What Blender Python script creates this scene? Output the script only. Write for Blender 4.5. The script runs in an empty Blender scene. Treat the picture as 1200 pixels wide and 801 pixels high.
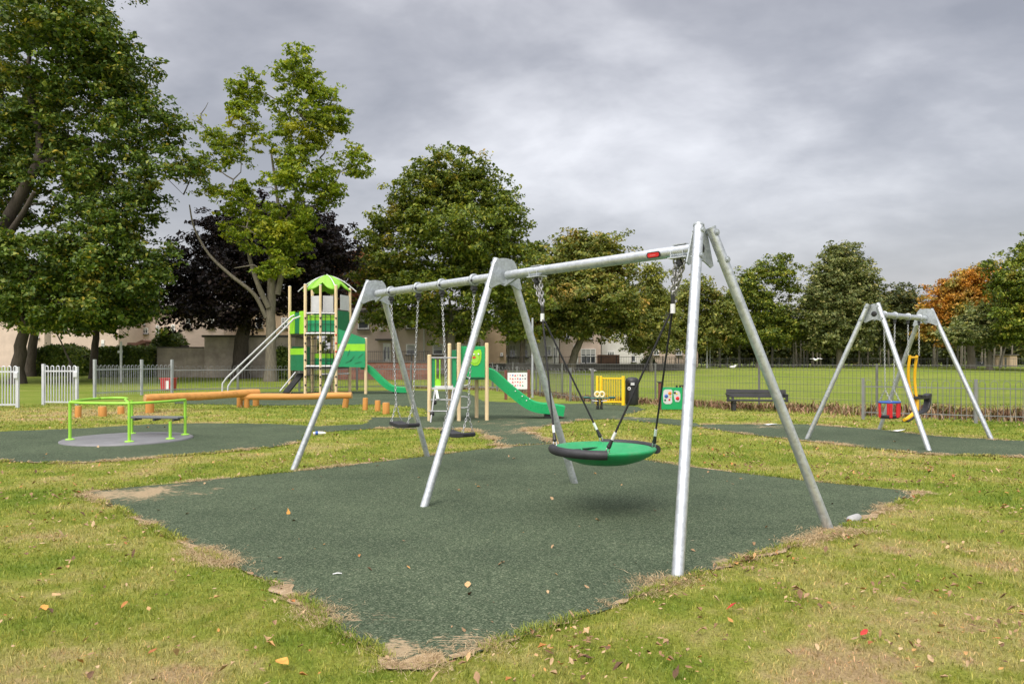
import bpy, bmesh, math, random
import numpy as np
from mathutils import Vector, Matrix
from mathutils.geometry import tessellate_polygon

SC = bpy.context.scene
COL = SC.collection
PI = math.pi
F, HOR, EYE = 847.0, 422.4, 1.45          # focal length and horizon in photo pixels, eye height in metres
rng = np.random.default_rng(7)
random.seed(7)

# ------------------------------------------------------------------ terrain
def gz(x, y):
    t = min(1.0, max(0.0, (y - 35.0) / 55.0))
    return 0.7 * t * t * (3 - 2 * t)

def at(px, py, Y):
    return Vector(((px - 600) * Y / F, Y, EYE - (py - HOR) * Y / F))

def G(px, py):
    Y = EYE * F / max(0.5, (py - HOR))
    for _ in range(40):
        Y = 0.5 * Y + 0.5 * (EYE - gz(0, Y)) * F / max(0.5, (py - HOR))
    return Vector(((px - 600) * Y / F, Y, gz(0, Y)))

# ------------------------------------------------------------------ object helpers
def tag(o, label=None, cat=None, group=None, kind=None):
    if label: o['label'] = label
    if cat: o['category'] = cat
    if group: o['group'] = group
    if kind: o['kind'] = kind
    return o

def thing(name, loc, label, cat, group=None, rz=0.0):
    o = bpy.data.objects.new(name, None)
    o.empty_display_size = 0.2
    COL.objects.link(o)
    o.location = loc
    o.rotation_euler = (0, 0, rz)
    return tag(o, label, cat, group)

def kids(o):
    return [c for c in bpy.data.objects if c.parent == o]

def dup(root, loc, rz=None, label=None, group=None):
    r = root.copy(); COL.objects.link(r); r.location = loc
    if rz is not None: r.rotation_euler = (0, 0, rz)
    if label: r['label'] = label
    if group: r['group'] = group
    for ch in kids(root):
        c = ch.copy(); COL.objects.link(c); c.parent = r
        for g2 in kids(ch):
            d = g2.copy(); COL.objects.link(d); d.parent = c
    return r

def total_offset(p):
    v = Vector((0, 0, 0))
    while p is not None:
        v += p.location
        p = p.parent
    return v

class MB:
    """collects shapes and links them as one mesh object"""
    def __init__(s):
        s.v = []; s.f = []; s.m = []; s.s = []
    def add(s, verts, faces, mi=0, smooth=False):
        b = len(s.v)
        s.v.extend([tuple(p) for p in verts])
        for f in faces:
            s.f.append([i + b for i in f]); s.m.append(mi); s.s.append(smooth)
        return s
    def box(s, c, size, R=None, mi=0, taper=1.0):
        x, y, z = size[0] / 2, size[1] / 2, size[2] / 2
        P = [(-x, -y, -z), (x, -y, -z), (x, y, -z), (-x, y, -z), (-x * taper, -y * taper, z), (x * taper, -y * taper, z), (x * taper, y * taper, z), (-x * taper, y * taper, z)]
        c = Vector(c)
        if isinstance(R, (int, float)): R = Matrix.Rotation(R, 3, 'Z')
        P = [(R @ Vector(p) if R is not None else Vector(p)) + c for p in P]
        return s.add(P, [(0, 3, 2, 1), (4, 5, 6, 7), (0, 1, 5, 4), (1, 2, 6, 5), (2, 3, 7, 6), (3, 0, 4, 7)], mi)
    def beam(s, a, b, w, h, mi=0):
        """rectangular bar from a to b, w across and h upwards"""
        a, b = Vector(a), Vector(b); d = (b - a); L = d.length; d.normalize()
        up = Vector((0, 0, 1)) if abs(d.z) < 0.95 else Vector((0, 1, 0))
        x = d.cross(up).normalized(); z = x.cross(d)
        R = Matrix((x, d, z)).transposed()
        return s.box((a + b) / 2, (w, L, h), R, mi)
    def tube(s, pts, r, seg=12, caps=True, closed=False, mi=0, smooth=True):
        pts = [Vector(p) for p in pts]; n = len(pts)
        rs = [r] * n if isinstance(r, (int, float)) else list(r)
        V = []; prev = None
        for i, p in enumerate(pts):
            a = pts[(i - 1) % n] if (closed or i > 0) else pts[i]
            b = pts[(i + 1) % n] if (closed or i < n - 1) else pts[i]
            t = (b - a)
            if t.length < 1e-9: t = Vector((0, 0, 1))
            t.normalize()
            if prev is None:
                u = t.cross(Vector((0, 0, 1)) if abs(t.z) < 0.9 else Vector((1, 0, 0))).normalized()
            else:
                u = prev - t * prev.dot(t)
                u = u.normalized() if u.length > 1e-6 else t.cross(Vector((1, 0, 0))).normalized()
            prev = u; w = t.cross(u)
            for k in range(seg):
                a2 = 2 * PI * k / seg
                V.append(p + (u * math.cos(a2) + w * math.sin(a2)) * rs[i])
        Fc = []
        for i in range(n if closed else n - 1):
            j = (i + 1) % n
            for k in range(seg):
                k2 = (k + 1) % seg
                Fc.append((i * seg + k, i * seg + k2, j * seg + k2, j * seg + k))
        s.add(V, Fc, mi, smooth)
        if caps and not closed:
            s.add(V[:seg], [tuple(range(seg))[::-1]], mi)
            s.add(V[-seg:], [tuple(range(seg))], mi)
        return s
    def lathe(s, prof, c=(0, 0, 0), seg=24, R=None, mi=0, a0=0.0, a1=2 * PI, smooth=True):
        full = abs(a1 - a0 - 2 * PI) < 1e-6
        na = seg if full else seg + 1
        V = []; c = Vector(c)
        for r, z in prof:
            for k in range(na):
                a = a0 + (a1 - a0) * k / seg
                p = Vector((r * math.cos(a), r * math.sin(a), z))
                V.append((R @ p if R is not None else p) + c)
        Fc = []
        for i in range(len(prof) - 1):
            for k in range(seg):
                k2 = (k + 1) % na
                Fc.append((i * na + k, i * na + k2, (i + 1) * na + k2, (i + 1) * na + k))
        return s.add(V, Fc, mi, smooth)
    def prism(s, poly, th, o, ex, ey, mi=0):
        """polygon in the plane (o; ex, ey), extruded th along ex x ey, centred"""
        o, ex, ey = Vector(o), Vector(ex).normalized(), Vector(ey).normalized()
        ez = ex.cross(ey).normalized(); n = len(poly)
        V = [o + ex * p[0] + ey * p[1] - ez * th / 2 for p in poly] + [o + ex * p[0] + ey * p[1] + ez * th / 2 for p in poly]
        tris = tessellate_polygon([[Vector((p[0], p[1], 0)) for p in poly]])
        Fc = []
        for t in tris:
            a, b, c = [Vector((poly[i][0], poly[i][1])) for i in t]
            ccw = (b - a).x * (c - a).y - (b - a).y * (c - a).x > 0
            t = tuple(t) if ccw else tuple(t)[::-1]
            Fc.append(tuple(i + n for i in t)); Fc.append(t[::-1])
        area = sum(poly[i][0] * poly[(i + 1) % n][1] - poly[(i + 1) % n][0] * poly[i][1] for i in range(n))
        for i in range(n):
            j = (i + 1) % n
            Fc.append((i, j, j + n, i + n) if area > 0 else (j, i, i + n, j + n))
        return s.add(V, Fc, mi)
    def ball(s, c, r, seg=12, rings=8, mi=0, sc=(1, 1, 1)):
        prof = [(max(1e-4, math.sin(PI * i / rings)) * r, -math.cos(PI * i / rings) * r) for i in range(rings + 1)]
        V = []
        for rr, z in prof:
            for k in range(seg):
                a = 2 * PI * k / seg
                V.append((c[0] + rr * math.cos(a) * sc[0], c[1] + rr * math.sin(a) * sc[1], c[2] + z * sc[2]))
        Fc = [(i * seg + k, i * seg + (k + 1) % seg, (i + 1) * seg + (k + 1) % seg, (i + 1) * seg + k) for i in range(rings) for k in range(seg)]
        return s.add(V, Fc, mi, True)
    def build(s, name, mats, parent=None, loc=None, bevel=0, angle=38, local=False):
        if not isinstance(mats, (list, tuple)): mats = [mats]
        off = Vector((0, 0, 0))
        if parent is not None: off = total_offset(parent)
        elif loc is not None: off = Vector(loc)
        me = bpy.data.meshes.new(name)
        me.from_pydata([(p[0] - off.x, p[1] - off.y, p[2] - off.z) for p in s.v] if not local else s.v, [], s.f)
        for m in mats: me.materials.append(m)
        me.polygons.foreach_set('material_index', s.m)
        me.polygons.foreach_set('use_smooth', s.s)
        me.update()
        o = bpy.data.objects.new(name, me); COL.objects.link(o)
        if parent is not None: o.parent = parent
        elif loc is not None: o.location = loc
        if bevel:
            b = o.modifiers.new('bevel', 'BEVEL'); b.width = bevel; b.segments = 2; b.limit_method = 'ANGLE'; b.angle_limit = math.radians(40)
        return o

def np_mesh(name, V, nface, per, mats, smooth=False):
    """V (N*k,3) vertices, faces made of consecutive runs; per = list of index patterns per element"""
    me = bpy.data.meshes.new(name)
    k = max(max(p) for p in per) + 1
    n = len(V) // k
    me.vertices.add(len(V)); me.vertices.foreach_set('co', np.ascontiguousarray(V, dtype=np.float32).ravel())
    loops = np.concatenate([np.array(p) for p in per])
    L = len(loops)
    idx = (np.arange(n)[:, None] * k + loops[None, :]).ravel().astype(np.int32)
    me.loops.add(len(idx)); me.loops.foreach_set('vertex_index', idx)
    sizes = np.array([len(p) for p in per]); starts1 = np.concatenate([[0], np.cumsum(sizes)[:-1]])
    starts = (np.arange(n)[:, None] * L + starts1[None, :]).ravel().astype(np.int32)
    me.polygons.add(len(starts)); me.polygons.foreach_set('loop_start', starts)
    for m in (mats if isinstance(mats, (list, tuple)) else [mats]): me.materials.append(m)
    if smooth: me.polygons.foreach_set('use_smooth', np.ones(len(starts), dtype=bool))
    me.update(calc_edges=True); me.validate()
    o = bpy.data.objects.new(name, me); COL.objects.link(o)
    return o

# ------------------------------------------------------------------ materials
def newmat(name):
    m = bpy.data.materials.new(name); m.use_nodes = True
    nt = m.node_tree; nt.nodes.clear()
    out = nt.nodes.new('ShaderNodeOutputMaterial')
    return m, nt, out

def N(nt, t, **kw):
    n = nt.nodes.new(t)
    for k, v in kw.items():
        if k.startswith('i_'):
            n.inputs[k[2:].replace('_', ' ')].default_value = v
        else: setattr(n, k, v)
    return n

def ramp(nt, fac, stops, interp='LINEAR'):
    r = nt.nodes.new('ShaderNodeValToRGB'); r.color_ramp.interpolation = interp
    e = r.color_ramp.elements
    while len(e) < len(stops): e.new(0.5)
    for i, (p, c) in enumerate(stops):
        e[i].position = p; e[i].color = (*c, 1) if len(c) == 3 else c
    nt.links.new(fac, r.inputs[0])
    return r.outputs[0]

def noise(nt, scale, detail=3, rough=0.55, vec=None, out='Fac', dist=0.0):
    n = N(nt, 'ShaderNodeTexNoise'); n.inputs['Scale'].default_value = scale; n.inputs['Detail'].default_value = detail
    n.inputs['Roughness'].default_value = rough; n.inputs['Distortion'].default_value = dist
    if vec is not None: nt.links.new(vec, n.inputs['Vector'])
    return n.outputs[out]

def mixc(nt, fac, a, b, mode='MIX'):
    m = nt.nodes.new('ShaderNodeMix'); m.data_type = 'RGBA'; m.blend_type = mode
    for sock, v in ((m.inputs['Factor'], fac), (m.inputs[6], a), (m.inputs[7], b)):
        if isinstance(v, (int, float)): sock.default_value = v
        elif isinstance(v, tuple): sock.default_value = (*v, 1) if len(v) == 3 else v
        else: nt.links.new(v, sock)
    return m.outputs[2]

def math_(nt, op, a, b=0.0, clamp=False):
    m = nt.nodes.new('ShaderNodeMath'); m.operation = op; m.use_clamp = clamp
    for i, v in enumerate((a, b)):
        if isinstance(v, (int, float)): m.inputs[i].default_value = v
        else: nt.links.new(v, m.inputs[i])
    return m.outputs[0]

def pos(nt):
    return nt.nodes.new('ShaderNodeNewGeometry').outputs['Position']

def objc(nt):
    return nt.nodes.new('ShaderNodeTexCoord').outputs['Object']

def simple(name, col, rough=0.5, metal=0.0, var=0.12, vscale=6.0, bump=0.0, bscale=60.0, spec=0.5, grime=None, gscale=2.0):
    m, nt, out = newmat(name)
    b = N(nt, 'ShaderNodeBsdfPrincipled'); b.inputs['Metallic'].default_value = metal
    b.inputs['Specular IOR Level'].default_value = spec
    v = objc(nt)
    lo = tuple(max(0, c * (1 - var)) for c in col); hi = tuple(min(1, c * (1 + var)) for c in col)
    c = ramp(nt, noise(nt, vscale, 5, 0.62, v), [(0.3, lo), (0.7, hi)])
    if grime:
        g = ramp(nt, noise(nt, gscale, 6, 0.7, v), [(0.5, (0, 0, 0)), (0.72, (1, 1, 1))])
        c = mixc(nt, math_(nt, 'MULTIPLY', g, grime[1]), c, grime[0])
    nt.links.new(c, b.inputs['Base Color'])
    r = nt.nodes.new('ShaderNodeMapRange'); r.inputs['From Min'].default_value = 0.3; r.inputs['From Max'].default_value = 0.7
    r.inputs['To Min'].default_value = max(0.02, rough - 0.1); r.inputs['To Max'].default_value = min(1, rough + 0.1)
    nt.links.new(noise(nt, vscale * 2.7, 4, 0.6, v), r.inputs['Value']); nt.links.new(r.outputs[0], b.inputs['Roughness'])
    if bump:
        bp = N(nt, 'ShaderNodeBump'); bp.inputs['Strength'].default_value = bump; bp.inputs['Distance'].default_value = 0.01
        nt.links.new(noise(nt, bscale, 4, 0.6, v), bp.inputs['Height']); nt.links.new(bp.outputs[0], b.inputs['Normal'])
    nt.links.new(b.outputs[0], out.inputs[0])
    return m

def galv_mat(name, col, rough=0.42, metal=0.75):
    m, nt, out = newmat(name)
    b = N(nt, 'ShaderNodeBsdfPrincipled'); b.inputs['Metallic'].default_value = metal
    v = objc(nt)
    vo = N(nt, 'ShaderNodeTexVoronoi'); vo.inputs['Scale'].default_value = 38; nt.links.new(v, vo.inputs['Vector'])
    sep = N(nt, 'ShaderNodeSeparateColor'); nt.links.new(vo.outputs['Color'], sep.inputs[0])
    lo = tuple(c * 0.66 for c in col); hi = tuple(min(1, c * 1.18) for c in col)
    c1 = ramp(nt, sep.outputs[0], [(0.0, lo), (1.0, hi)])
    c2 = ramp(nt, noise(nt, 5.0, 6, 0.65, v), [(0.3, tuple(c * 0.78 for c in col)), (0.75, hi)])
    c = mixc(nt, 0.55, c1, c2)
    nt.links.new(c, b.inputs['Base Color'])
    r = ramp(nt, noise(nt, 11, 5, 0.6, v), [(0.3, (rough - 0.09,) * 3), (0.7, (rough + 0.12,) * 3)])
    nt.links.new(r, b.inputs['Roughness'])
    nt.links.new(b.outputs[0], out.inputs[0])
    return m

def grass_colour(nt, v):
    """lawn colour by world position: green, yellowing and straw patches"""
    big = noise(nt, 0.22, 4, 0.6, v); mid = noise(nt, 1.1, 5, 0.65, v); fine = noise(nt, 7.0, 4, 0.6, v)
    a = math_(nt, 'ADD', math_(nt, 'MULTIPLY', big, 0.55), math_(nt, 'MULTIPLY', mid, 0.75))
    a = math_(nt, 'ADD', a, math_(nt, 'MULTIPLY', fine, 0.25))
    for (px_, py_, r_, k_) in ((30, 795, 0.7, .2), (210, 780, 0.45, .16), (1150, 770, 0.9, .22), (980, 795, 0.5, .18), (20, 615, 1.4, .14), (1180, 640, 1.5, .14), (300, 720, .5, .1), (1120, 600, 1.0, .1), (60, 484, 4.0, .2), (170, 484, 3.0, .1)):
        q_ = G(px_, py_); vm = N(nt, 'ShaderNodeVectorMath', operation='DISTANCE'); nt.links.new(v, vm.inputs[0]); vm.inputs[1].default_value = (q_.x, q_.y, 0.0)
        q_ = math_(nt, 'SUBTRACT', 1.0, math_(nt, 'DIVIDE', vm.outputs['Value'], r_), True)
        a = math_(nt, 'ADD', a, math_(nt, 'MULTIPLY', q_, k_))
    near = ramp(nt, math_(nt, 'SUBTRACT', a, 0.28), [(0.30, GREEN), (0.41, GREEN2), (0.505, YGREEN), (0.605, STRAW), (0.70, TAN)])
    sx = N(nt, 'ShaderNodeSeparateXYZ'); nt.links.new(v, sx.inputs[0])
    fm = N(nt, 'ShaderNodeMapping'); fm.inputs['Scale'].default_value = (0.05, 0.35, 1); nt.links.new(v, fm.inputs[0])
    fa = math_(nt, 'ADD', math_(nt, 'MULTIPLY', a, 0.6), math_(nt, 'MULTIPLY', noise(nt, 1.0, 6, 0.65, fm.outputs[0]), 0.55))
    far = ramp(nt, fa, [(0.5, tuple(c * 0.82 for c in FIELD1)), (0.66, FIELD1), (0.85, FIELD2)])
    mr = nt.nodes.new('ShaderNodeMapRange'); mr.inputs['From Min'].default_value = 19; mr.inputs['From Max'].default_value = 27
    nt.links.new(sx.outputs[1], mr.inputs['Value'])
    return mixc(nt, mr.outputs[0], near, far)

GREEN, GREEN2, YGREEN, STRAW, TAN = (0.13, 0.21, 0.022), (0.21, 0.275, 0.035), (0.305, 0.33, 0.058), (0.43, 0.385, 0.13), (0.47, 0.345, 0.18)
FIELD1, FIELD2 = (0.18, 0.255, 0.03), (0.29, 0.325, 0.07)

def grass_ground_mat():
    m, nt, out = newmat('lawn')
    b = N(nt, 'ShaderNodeBsdfPrincipled'); b.inputs['Roughness'].default_value = 0.95; b.inputs['Specular IOR Level'].default_value = 0.1
    v = pos(nt)
    c = grass_colour(nt, v)
    f = ramp(nt, noise(nt, 45, 5, 0.75, v), [(0.3, (0.5, 0.5, 0.5)), (0.7, (1.1, 1.1, 1.1))])
    c = mixc(nt, 1.0, c, f, 'MULTIPLY')
    nt.links.new(c, b.inputs['Base Color'])
    bp = N(nt, 'ShaderNodeBump'); bp.inputs['Strength'].default_value = 0.8; bp.inputs['Distance'].default_value = 0.04
    nt.links.new(noise(nt, 60, 4, 0.7, v), bp.inputs['Height']); nt.links.new(bp.outputs[0], b.inputs['Normal'])
    nt.links.new(b.outputs[0], out.inputs[0])
    return m

def blade_mat(name, dry=False):
    m, nt, out = newmat(name)
    v = pos(nt)
    g = nt.nodes.new('ShaderNodeNewGeometry')
    ri = g.outputs['Random Per Island']
    if dry:
        c = ramp(nt, ri, [(0.0, (0.34, 0.24, 0.13)), (0.5, (0.54, 0.41, 0.23)), (1.0, (0.70, 0.56, 0.35))])
    else:
        c = grass_colour(nt, v)
        t = ramp(nt, ri, [(0.0, (0.55, 0.62, 0.5)), (0.55, (1.0, 1.05, 0.95)), (0.85, (1.3, 1.25, 1.1)), (1.0, (1.75, 1.4, 1.6))])
        c = mixc(nt, 1.0, c, t, 'MULTIPLY')
    d = N(nt, 'ShaderNodeBsdfDiffuse'); tr = N(nt, 'ShaderNodeBsdfTranslucent')
    gl = N(nt, 'ShaderNodeBsdfGlossy'); gl.inputs['Roughness'].default_value = 0.5
    nt.links.new(c, d.inputs[0]); nt.links.new(c, tr.inputs[0])
    mx = N(nt, 'ShaderNodeMixShader'); mx.inputs[0].default_value = 0.35
    nt.links.new(d.outputs[0], mx.inputs[1]); nt.links.new(tr.outputs[0], mx.inputs[2])
    m2 = N(nt, 'ShaderNodeMixShader'); m2.inputs[0].default_value = 0.025
    nt.links.new(mx.outputs[0], m2.inputs[1]); nt.links.new(gl.outputs[0], m2.inputs[2])
    nt.links.new(m2.outputs[0], out.inputs[0])
    return m

def leaf_mat(name, stops, patch=None, pscale=0.35, pth=(0.5, 0.62), tr_=0.24, tops=None):
    m, nt, out = newmat(name)
    g = nt.nodes.new('ShaderNodeNewGeometry')
    c = ramp(nt, g.outputs['Random Per Island'], stops)
    v = objc(nt)
    if patch:
        pc = ramp(nt, g.outputs['Random Per Island'], patch)
        k = ramp(nt, noise(nt, pscale, 3, 0.6, v), [(pth[0], (0, 0, 0)), (pth[1], (1, 1, 1))])
        c = mixc(nt, k, c, pc)
    k2 = ramp(nt, noise(nt, 0.55, 3, 0.6, v), [(0.32, (0.66, 0.70, 0.66)), (0.68, (1.28, 1.24, 1.12))])
    c = mixc(nt, 1.0, c, k2, 'MULTIPLY')
    d = N(nt, 'ShaderNodeBsdfPrincipled'); d.inputs['Roughness'].default_value = 0.5; d.inputs['Specular IOR Level'].default_value = 0.28
    tr = N(nt, 'ShaderNodeBsdfTranslucent')
    nt.links.new(c, d.inputs['Base Color'])
    c3 = mixc(nt, 1.0, c, (1.25, 1.2, 0.55), 'MULTIPLY'); nt.links.new(c3, tr.inputs[0])
    mx = N(nt, 'ShaderNodeMixShader'); mx.inputs[0].default_value = tr_
    nt.links.new(d.outputs[0], mx.inputs[1]); nt.links.new(tr.outputs[0], mx.inputs[2])
    nt.links.new(mx.outputs[0], out.inputs[0])
    return m

def bark_mat(name, col):
    m, nt, out = newmat(name)
    b = N(nt, 'ShaderNodeBsdfPrincipled'); b.inputs['Roughness'].default_value = 0.9
    v = objc(nt)
    mp = N(nt, 'ShaderNodeMapping'); mp.inputs['Scale'].default_value = (6, 6, 1.2); nt.links.new(v, mp.inputs[0])
    n1 = noise(nt, 1.6, 6, 0.7, mp.outputs[0], dist=0.6)
    c = ramp(nt, n1, [(0.3, tuple(x * 0.5 for x in col)), (0.55, col), (0.8, tuple(x * 1.35 for x in col))])
    nt.links.new(c, b.inputs['Base Color'])
    bp = N(nt, 'ShaderNodeBump'); bp.inputs['Strength'].default_value = 0.7; bp.inputs['Distance'].default_value = 0.05
    nt.links.new(n1, bp.inputs['Height']); nt.links.new(bp.outputs[0], b.inputs['Normal'])
    nt.links.new(b.outputs[0], out.inputs[0])
    return m

DIRT = []     # (x, y, radius) in world: places where soil has washed over the rubber
def rubber_mat():
    m, nt, out = newmat('rubber_crumb')
    b = N(nt, 'ShaderNodeBsdfPrincipled'); b.inputs['Specular IOR Level'].default_value = 0.06
    v = pos(nt)
    vo = N(nt, 'ShaderNodeTexVoronoi'); vo.inputs['Scale'].default_value = 125; nt.links.new(v, vo.inputs['Vector'])
    sep = N(nt, 'ShaderNodeSeparateColor'); nt.links.new(vo.outputs['Color'], sep.inputs[0])
    c = ramp(nt, sep.outputs[0], [(0.0, (0.034, 0.049, 0.031)), (0.45, (0.059, 0.082, 0.051)), (0.8, (0.088, 0.114, 0.075)), (1.0, (0.18, 0.205, 0.14))])
    big = ramp(nt, noise(nt, 0.8, 5, 0.65, v), [(0.3, (0.80, 0.82, 0.80)), (0.7, (1.22, 1.2, 1.14))])
    c = mixc(nt, 1.0, c, big, 'MULTIPLY')
    med = ramp(nt, noise(nt, 22, 4, 0.7, v), [(0.3, (0.86, 0.86, 0.86)), (0.7, (1.13, 1.13, 1.11))])
    c = mixc(nt, 1.0, c, med, 'MULTIPLY')
    # straw bits lying on it
    mp = N(nt, 'ShaderNodeMapping'); mp.inputs['Scale'].default_value = (3.2, 14, 1); mp.inputs['Rotation'].default_value = (0, 0, 0.2); nt.links.new(v, mp.inputs[0])
    st = ramp(nt, noise(nt, 2.2, 5, 0.7, mp.outputs[0], dist=0.8), [(0.665, (0, 0, 0)), (0.70, (1, 1, 1))])
    c = mixc(nt, math_(nt, 'MULTIPLY', st, 0.5), c, (0.30, 0.26, 0.17))
    tot = None
    nz = noise(nt, 5, 7, 0.7, mp.outputs[0], dist=0.4); nz2 = noise(nt, 2.6, 6, 0.7, v, dist=0.5)
    nn = math_(nt, 'ADD', math_(nt, 'MULTIPLY', nz, 0.5), math_(nt, 'MULTIPLY', nz2, 0.5))
    for (x, y, r, k) in DIRT:
        vm = N(nt, 'ShaderNodeVectorMath', operation='DISTANCE'); nt.links.new(v, vm.inputs[0]); vm.inputs[1].default_value = (x, y, 0.01)
        q = math_(nt, 'SUBTRACT', 1.0, math_(nt, 'DIVIDE', vm.outputs['Value'], r), True)
        q = math_(nt, 'MULTIPLY', q, k)
        tot = q if tot is None else math_(nt, 'MAXIMUM', tot, q)
    if tot is not None:
        s2 = math_(nt, 'ADD', math_(nt, 'MULTIPLY', tot, 0.46), math_(nt, 'ADD', math_(nt, 'MULTIPLY', nn, 1.9), -0.50))
        k = ramp(nt, s2, [(0.72, (0, 0, 0)), (0.78, (1, 1, 1))])
        k = math_(nt, 'MULTIPLY', k, math_(nt, 'GREATER_THAN', tot, 0.0))
        c = mixc(nt, math_(nt, 'MULTIPLY', k, 0.85), c, mixc(nt, noise(nt, 30, 3, 0.6, v), (0.24, 0.175, 0.10), (0.50, 0.385, 0.245)))
    nt.links.new(c, b.inputs['Base Color'])
    b.inputs['Roughness'].default_value = 0.8
    bp = N(nt, 'ShaderNodeBump'); bp.inputs['Strength'].default_value = 0.45; bp.inputs['Distance'].default_value = 0.008
    nt.links.new(vo.outputs['Distance'], bp.inputs['Height']); nt.links.new(bp.outputs[0], b.inputs['Normal'])
    nt.links.new(b.outputs[0], out.inputs[0])
    return m

def soil_mat():
    m, nt, out = newmat('dry_soil')
    b = N(nt, 'ShaderNodeBsdfPrincipled'); b.inputs['Roughness'].default_value = 0.95
    v = pos(nt)
    c = ramp(nt, noise(nt, 14, 7, 0.75, v, dist=0.7), [(0.3, (0.18, 0.12, 0.065)), (0.5, (0.36, 0.26, 0.15)), (0.7, (0.52, 0.40, 0.26))])
    nt.links.new(c, b.inputs['Base Color'])
    bp = N(nt, 'ShaderNodeBump'); bp.inputs['Strength'].default_value = 0.9; bp.inputs['Distance'].default_value = 0.015
    nt.links.new(noise(nt, 50, 5, 0.7, v), bp.inputs['Height']); nt.links.new(bp.outputs[0], b.inputs['Normal'])
    nt.links.new(b.outputs[0], out.inputs[0])
    return m

def harl_mat(name, col):
    return simple(name, col, 0.9, 0, 0.13, 0.5, 0.5, 18, 0.2, grime=(tuple(c * 0.62 for c in col), 0.5), gscale=0.35)

def brick_mat(name, c1, c2, mortar, scale=1.0):
    m, nt, out = newmat(name)
    b = N(nt, 'ShaderNodeBsdfPrincipled'); b.inputs['Roughness'].default_value = 0.9
    v = objc(nt)
    mp = N(nt, 'ShaderNodeMapping'); mp.inputs['Rotation'].default_value = (PI / 2, 0, 0); nt.links.new(v, mp.inputs[0])
    br = N(nt, 'ShaderNodeTexBrick'); br.inputs['Scale'].default_value = scale
    br.inputs['Color1'].default_value = (*c1, 1); br.inputs['Color2'].default_value = (*c2, 1); br.inputs['Mortar'].default_value = (*mortar, 1)
    br.inputs['Brick Width'].default_value = 0.45; br.inputs['Row Height'].default_value = 0.16; br.inputs['Mortar Size'].default_value = 0.012
    nt.links.new(mp.outputs[0], br.inputs['Vector'])
    k = ramp(nt, noise(nt, 1.5, 6, 0.7, v), [(0.3, (0.6, 0.6, 0.6)), (0.7, (1.2, 1.2, 1.15))])
    c = mixc(nt, 1.0, br.outputs['Color'], k, 'MULTIPLY')
    nt.links.new(c, b.inputs['Base Color'])
    nt.links.new(b.outputs[0], out.inputs[0])
    return m

def wood_mat(name, col, axis=2, sc=9.0):
    m, nt, out = newmat(name)
    b = N(nt, 'ShaderNodeBsdfPrincipled'); b.inputs['Roughness'].default_value = 0.65; b.inputs['Specular IOR Level'].default_value = 0.3
    v = objc(nt)
    mp = N(nt, 'ShaderNodeMapping'); s3 = [sc, sc, sc]; s3[axis] = sc * 0.08; mp.inputs['Scale'].default_value = s3; nt.links.new(v, mp.inputs[0])
    c = ramp(nt, noise(nt, 1.5, 6, 0.65, mp.outputs[0], dist=0.5), [(0.3, tuple(x * 0.72 for x in col)), (0.5, col), (0.75, tuple(min(1, x * 1.2) for x in col))])
    nt.links.new(c, b.inputs['Base Color'])
    nt.links.new(b.outputs[0], out.inputs[0])
    return m

M = {}
M['galv'] = galv_mat('galvanised_steel', (0.60, 0.635, 0.66))
M['galv_plate'] = galv_mat('galvanised_plate', (0.46, 0.50, 0.52), 0.5, 0.6)
M['fence'] = simple('galvanised_fence', (0.42, 0.44, 0.46), 0.5, 0.35, 0.15, 3)
M['gate'] = simple('pale_galvanised_gate', (0.62, 0.64, 0.68), 0.5, 0.3, 0.1, 3)
M['rfence'] = simple('dull_grey_fence', (0.20, 0.205, 0.20), 0.6, 0.2, 0.15, 3)
M['mesh'] = simple('weathered_wire', (0.15, 0.155, 0.14), 0.6, 0.3, 0.15, 3)
M['chain'] = simple('chain_steel', (0.52, 0.53, 0.54), 0.35, 0.9, 0.2, 20)
M['steel'] = simple('stainless_steel', (0.62, 0.63, 0.65), 0.3, 0.9, 0.1, 8)
M['dark_metal'] = simple('dark_metal', (0.045, 0.047, 0.05), 0.5, 0.3, 0.2, 10)
M['black'] = simple('black_rubber', (0.022, 0.022, 0.025), 0.55, 0, 0.3, 7, 0.15, 80)
M['blackpl'] = simple('black_plastic', (0.02, 0.021, 0.022), 0.42, 0, 0.25, 5)
M['rope'] = simple('black_rope', (0.018, 0.018, 0.02), 0.8, 0, 0.3, 60, 0.5, 200)
M['ferrule'] = simple('white_ferrule', (0.75, 0.76, 0.76), 0.4, 0.1, 0.05, 10)
M['green'] = simple('green_plastic', (0.014, 0.30, 0.10), 0.42, 0, 0.16, 5, 0.1, 120, 0.45, grime=((0.12, 0.22, 0.12), 0.45), gscale=6)
M['slide'] = simple('slide_green', (0.005, 0.33, 0.10), 0.33, 0, 0.08, 2)
M['dgreen'] = simple('dark_green_panel', (0.004, 0.16, 0.06), 0.45, 0, 0.1, 3)
M['pgreen'] = simple('green_panel', (0.006, 0.27, 0.10), 0.45, 0, 0.1, 3)
M['roof'] = simple('lime_roof_moulding', (0.22, 0.52, 0.03), 0.5, 0, 0.12, 2)
M['heavychain'] = simple('dull_zinc_chain', (0.34, 0.34, 0.34), 0.45, 0.7, 0.5, 30)
M['ladder'] = simple('dull_steel_ladder', (0.36, 0.37, 0.38), 0.45, 0.5, 0.15, 8)
M['lime'] = simple('lime_panel', (0.27, 0.62, 0.02), 0.45, 0, 0.08, 3)
M['limetube'] = simple('lime_powder_coat', (0.31, 0.64, 0.055), 0.36, 0, 0.07, 3)
M['cream'] = wood_mat('cream_post', (0.74, 0.58, 0.34))
M['log'] = wood_mat('larch_log', (0.56, 0.27, 0.075), 0, 7)
M['stump'] = wood_mat('larch_stump', (0.52, 0.24, 0.06), 2, 7)
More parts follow.
